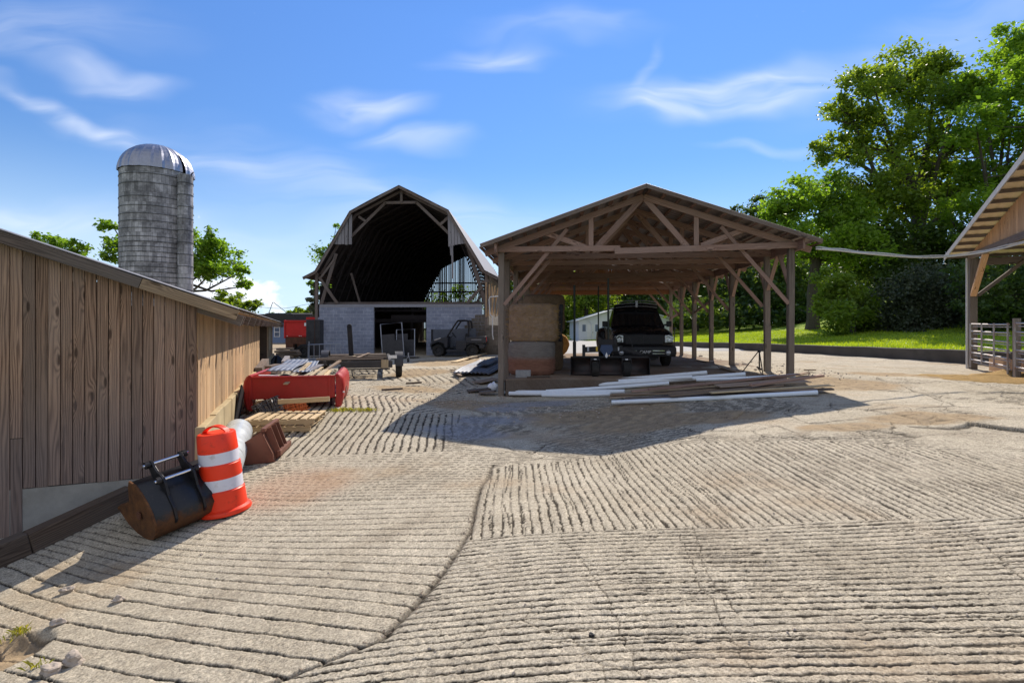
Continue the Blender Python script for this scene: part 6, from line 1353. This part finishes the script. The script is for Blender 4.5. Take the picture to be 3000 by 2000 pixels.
for a_,b_,w_,h_,m_,l in (((1395,1120),(1455,1108),.5,.02,'plank','curled brown panel leaning by the shed\'s left post'),((1370,1145),(1435,1138),.35,.03,'kerb_wood','dark panel lying flat before the left post'),((1330,1090),(1350,1100),.1,.04,'plank','short broken board on the sandy patch'),((1320,1082),(1352,1088),.08,.03,'plank','thin broken board left of the metal scrap'),((1190,1123),(1235,1120),.06,.05,'kerb_wood','dark chunk of wood on the yard near the gravel'),((1118,1142),(1180,1138),.05,.05,'kerb_wood','dark splintered stick on the yard'),((1405,1150),(1450,1146),.25,.05,'barn_wood','rotten board under the white bag'),((1330,1060),(1420,1035),.3,.03,'pale_wood','pale sunlit board left of the barn\'s old block wall'),((1350,1050),(1400,1048),.2,.05,'plank','low heap of broken board by the utility vehicle')):
    p0,p1=G(*a_,dz=.05),G(*b_,dz=.1); plank(p0,p1,w_,h_,M[m_],l,grp='scrap wood by the shed post')
q=G(1445,1148,dz=.0); bm_=bmesh.new(); bmesh.ops.create_icosphere(bm_,subdivisions=3,radius=1); mb=MB()
mb.v=[tuple(q+Vector((v.co.x*.14*(1+.2*math.sin(v.co.z*5)),v.co.y*.13,.12+v.co.z*.14*(1+.25*math.sin(v.co.x*6+v.co.y*4))))) for v in bm_.verts]
for f in bm_.faces: mb.face([v.index for v in f.verts])
bm_.free(); tag(mb.build('plastic_bag',M['bag']),'crumpled white plastic bag beside the shed\'s left post','bag')
# tripod by the right posts
tpd=thing('surveyor_tripod','thin dark tripod standing beside the right shed posts','tripod',P(2225,1085,14.3)); hd=P(2224,1026,14.3)
mb=MB(); mb.beam(hd,hd-up*.06,.06,.06,(0,1,0)); mb.build('head',M['blackmetal'],tpd,True)
for px,py,d in ((2166,1088,13.9),(2236,1088,13.6),(2226,1080,15.)):
    q=P(px,py,d); q.z=H(q.x,q.y)+.0; mb=MB(); mb.tube([hd,q],.014,6); mb.build('leg',M['blackmetal'],tpd,True)
mb=MB(); mb.tube([hd-up*.05,hd-up*.5],.012,6); mb.beam(hd-up*.45+Vector((-.06,0,0)),hd-up*.52+Vector((.06,0,0)),.04,.04); mb.build('crank',M['blackmetal'],tpd,True)
sv=thing('shovel','thin tool standing upright between the far right shed posts','shovel',P(1975,1038,24)); mb=MB(); mb.tube([P(1975,1036,24),P(1976,958,24)],.02,6); mb.build('handle',M['darksteel'],sv,True); q=P(1975,1038,24); mb=MB(); mb.beam(q,q+Vector((0,.02,.3)),.22,.03,(0,1,0)); mb.build('blade',M['rustdark'],sv,True,bevel=.01)
# rubble along the shed's right side
for i in range(34):
    t=rr.uniform(.2,13.); x=SW+rr.uniform(-.35,.7); q=SM@Vector((x,t,0)); q.z=H(q.x,q.y); r=rr.uniform(.03,.1)
    bm_=bmesh.new(); bmesh.ops.create_icosphere(bm_,subdivisions=1,radius=1); mb=MB(); mb.v=[tuple(q+Vector((v.co.x*r*rr.uniform(.7,1.6),v.co.y*r*rr.uniform(.7,1.3),r*.3+v.co.z*r*.7))) for v in bm_.verts]
    for f in bm_.faces: mb.face([v.index for v in f.verts])
    bm_.free(); tag(mb.build('rubble_stone',M['rock']),'small rubble stone along the shed\'s right row of posts','stone','rubble along the right posts')
for a_,b_,l in (((2110,1075),(2165,1090),'splintered plank at the foot of the third right post'),((2040,1056),(2075,1060),'short plank behind the right posts'),((2330,1098),(2365,1092),'pale short board behind the plank pile'),((2360,1083),(2385,1084),'small dark board on the yard right of the shed')):
    plank(G(*a_,dz=.05),G(*b_,dz=.06),.14,.03,M['plank'],l,grp='scrap wood by the right posts')

# ------------------------------------------------------------------ small loose debris over the concrete
rg=np.random.default_rng(15)
def debris(name,label,n,gen_,smin,smax,mat):
    O=np.array([(1,0,0),(-1,0,0),(0,1,0),(0,-1,0),(0,0,1),(0,0,-.6)]); T8=np.array([(0,2,4),(2,1,4),(1,3,4),(3,0,4),(2,0,5),(1,2,5),(3,1,5),(0,3,5)])
    XY=np.array([gen_() for _ in range(n)]); Z=HN(XY[:,0],XY[:,1]); sz=smin+(smax-smin)*rg.random(n)**3
    a=rg.uniform(0,6.28,n); V=O[None]*sz[:,None,None]*rg.uniform(.6,1.5,(n,6,1))*np.array([1.3,.9,.7]); c,s_=np.cos(a)[:,None],np.sin(a)[:,None]
    V=np.stack([V[...,0]*c-V[...,1]*s_,V[...,0]*s_+V[...,1]*c,V[...,2]],-1)+np.stack([XY[:,0],XY[:,1],Z+sz*.3],-1)[:,None]
    Fq=(T8[None]+(np.arange(n)*6)[:,None,None]).reshape(-1,3)
    tag(npmesh(name,V.reshape(-1,3),Fq,mat),label,'debris',kind='stuff')
def g_crease():
    y=rg.uniform(2.6,7.1); x=np.interp(y,[1.5,2.0,2.83,3.09,3.69,4.68,6.3,7.2],[-3.6,-2.5,-1.25,-.78,-.535,-.37,-.34,-.28]); return x+rg.normal()*.045,y
debris('crease_grit','fine grit and leaf crumbs along the seam between the two pours',1100,g_crease,.002,.007,M['plank'])
def g_yard():
    y=2.3+rg.random()**.8*12; x=rg.uniform(-1,1)*(y+.5); return (x,y) if x>-.42*y-.9 else (abs(x)*.6,y)
debris('yard_grit','scattered grit and pebbles on the grooved concrete',2600,g_yard,.002,.010,M['rock'])
def g_soil():
    q=((-2.2,12.3,1.4,2.2),(-.6,13.,.9,1.6),(.3,11.,1.6,.8),(6.8,13.6,1.8,1.2),(7.9,17,1.2,4.),(-1.5,15,1.4,2.5))[rg.integers(6)]; return q[0]+rg.normal()*q[2]*.6,q[1]+rg.normal()*q[3]*.6
debris('soil_crumbs','clods, chips and gravel on the dirt patches round the shed',2200,g_soil,.005,.03,M['rock'])
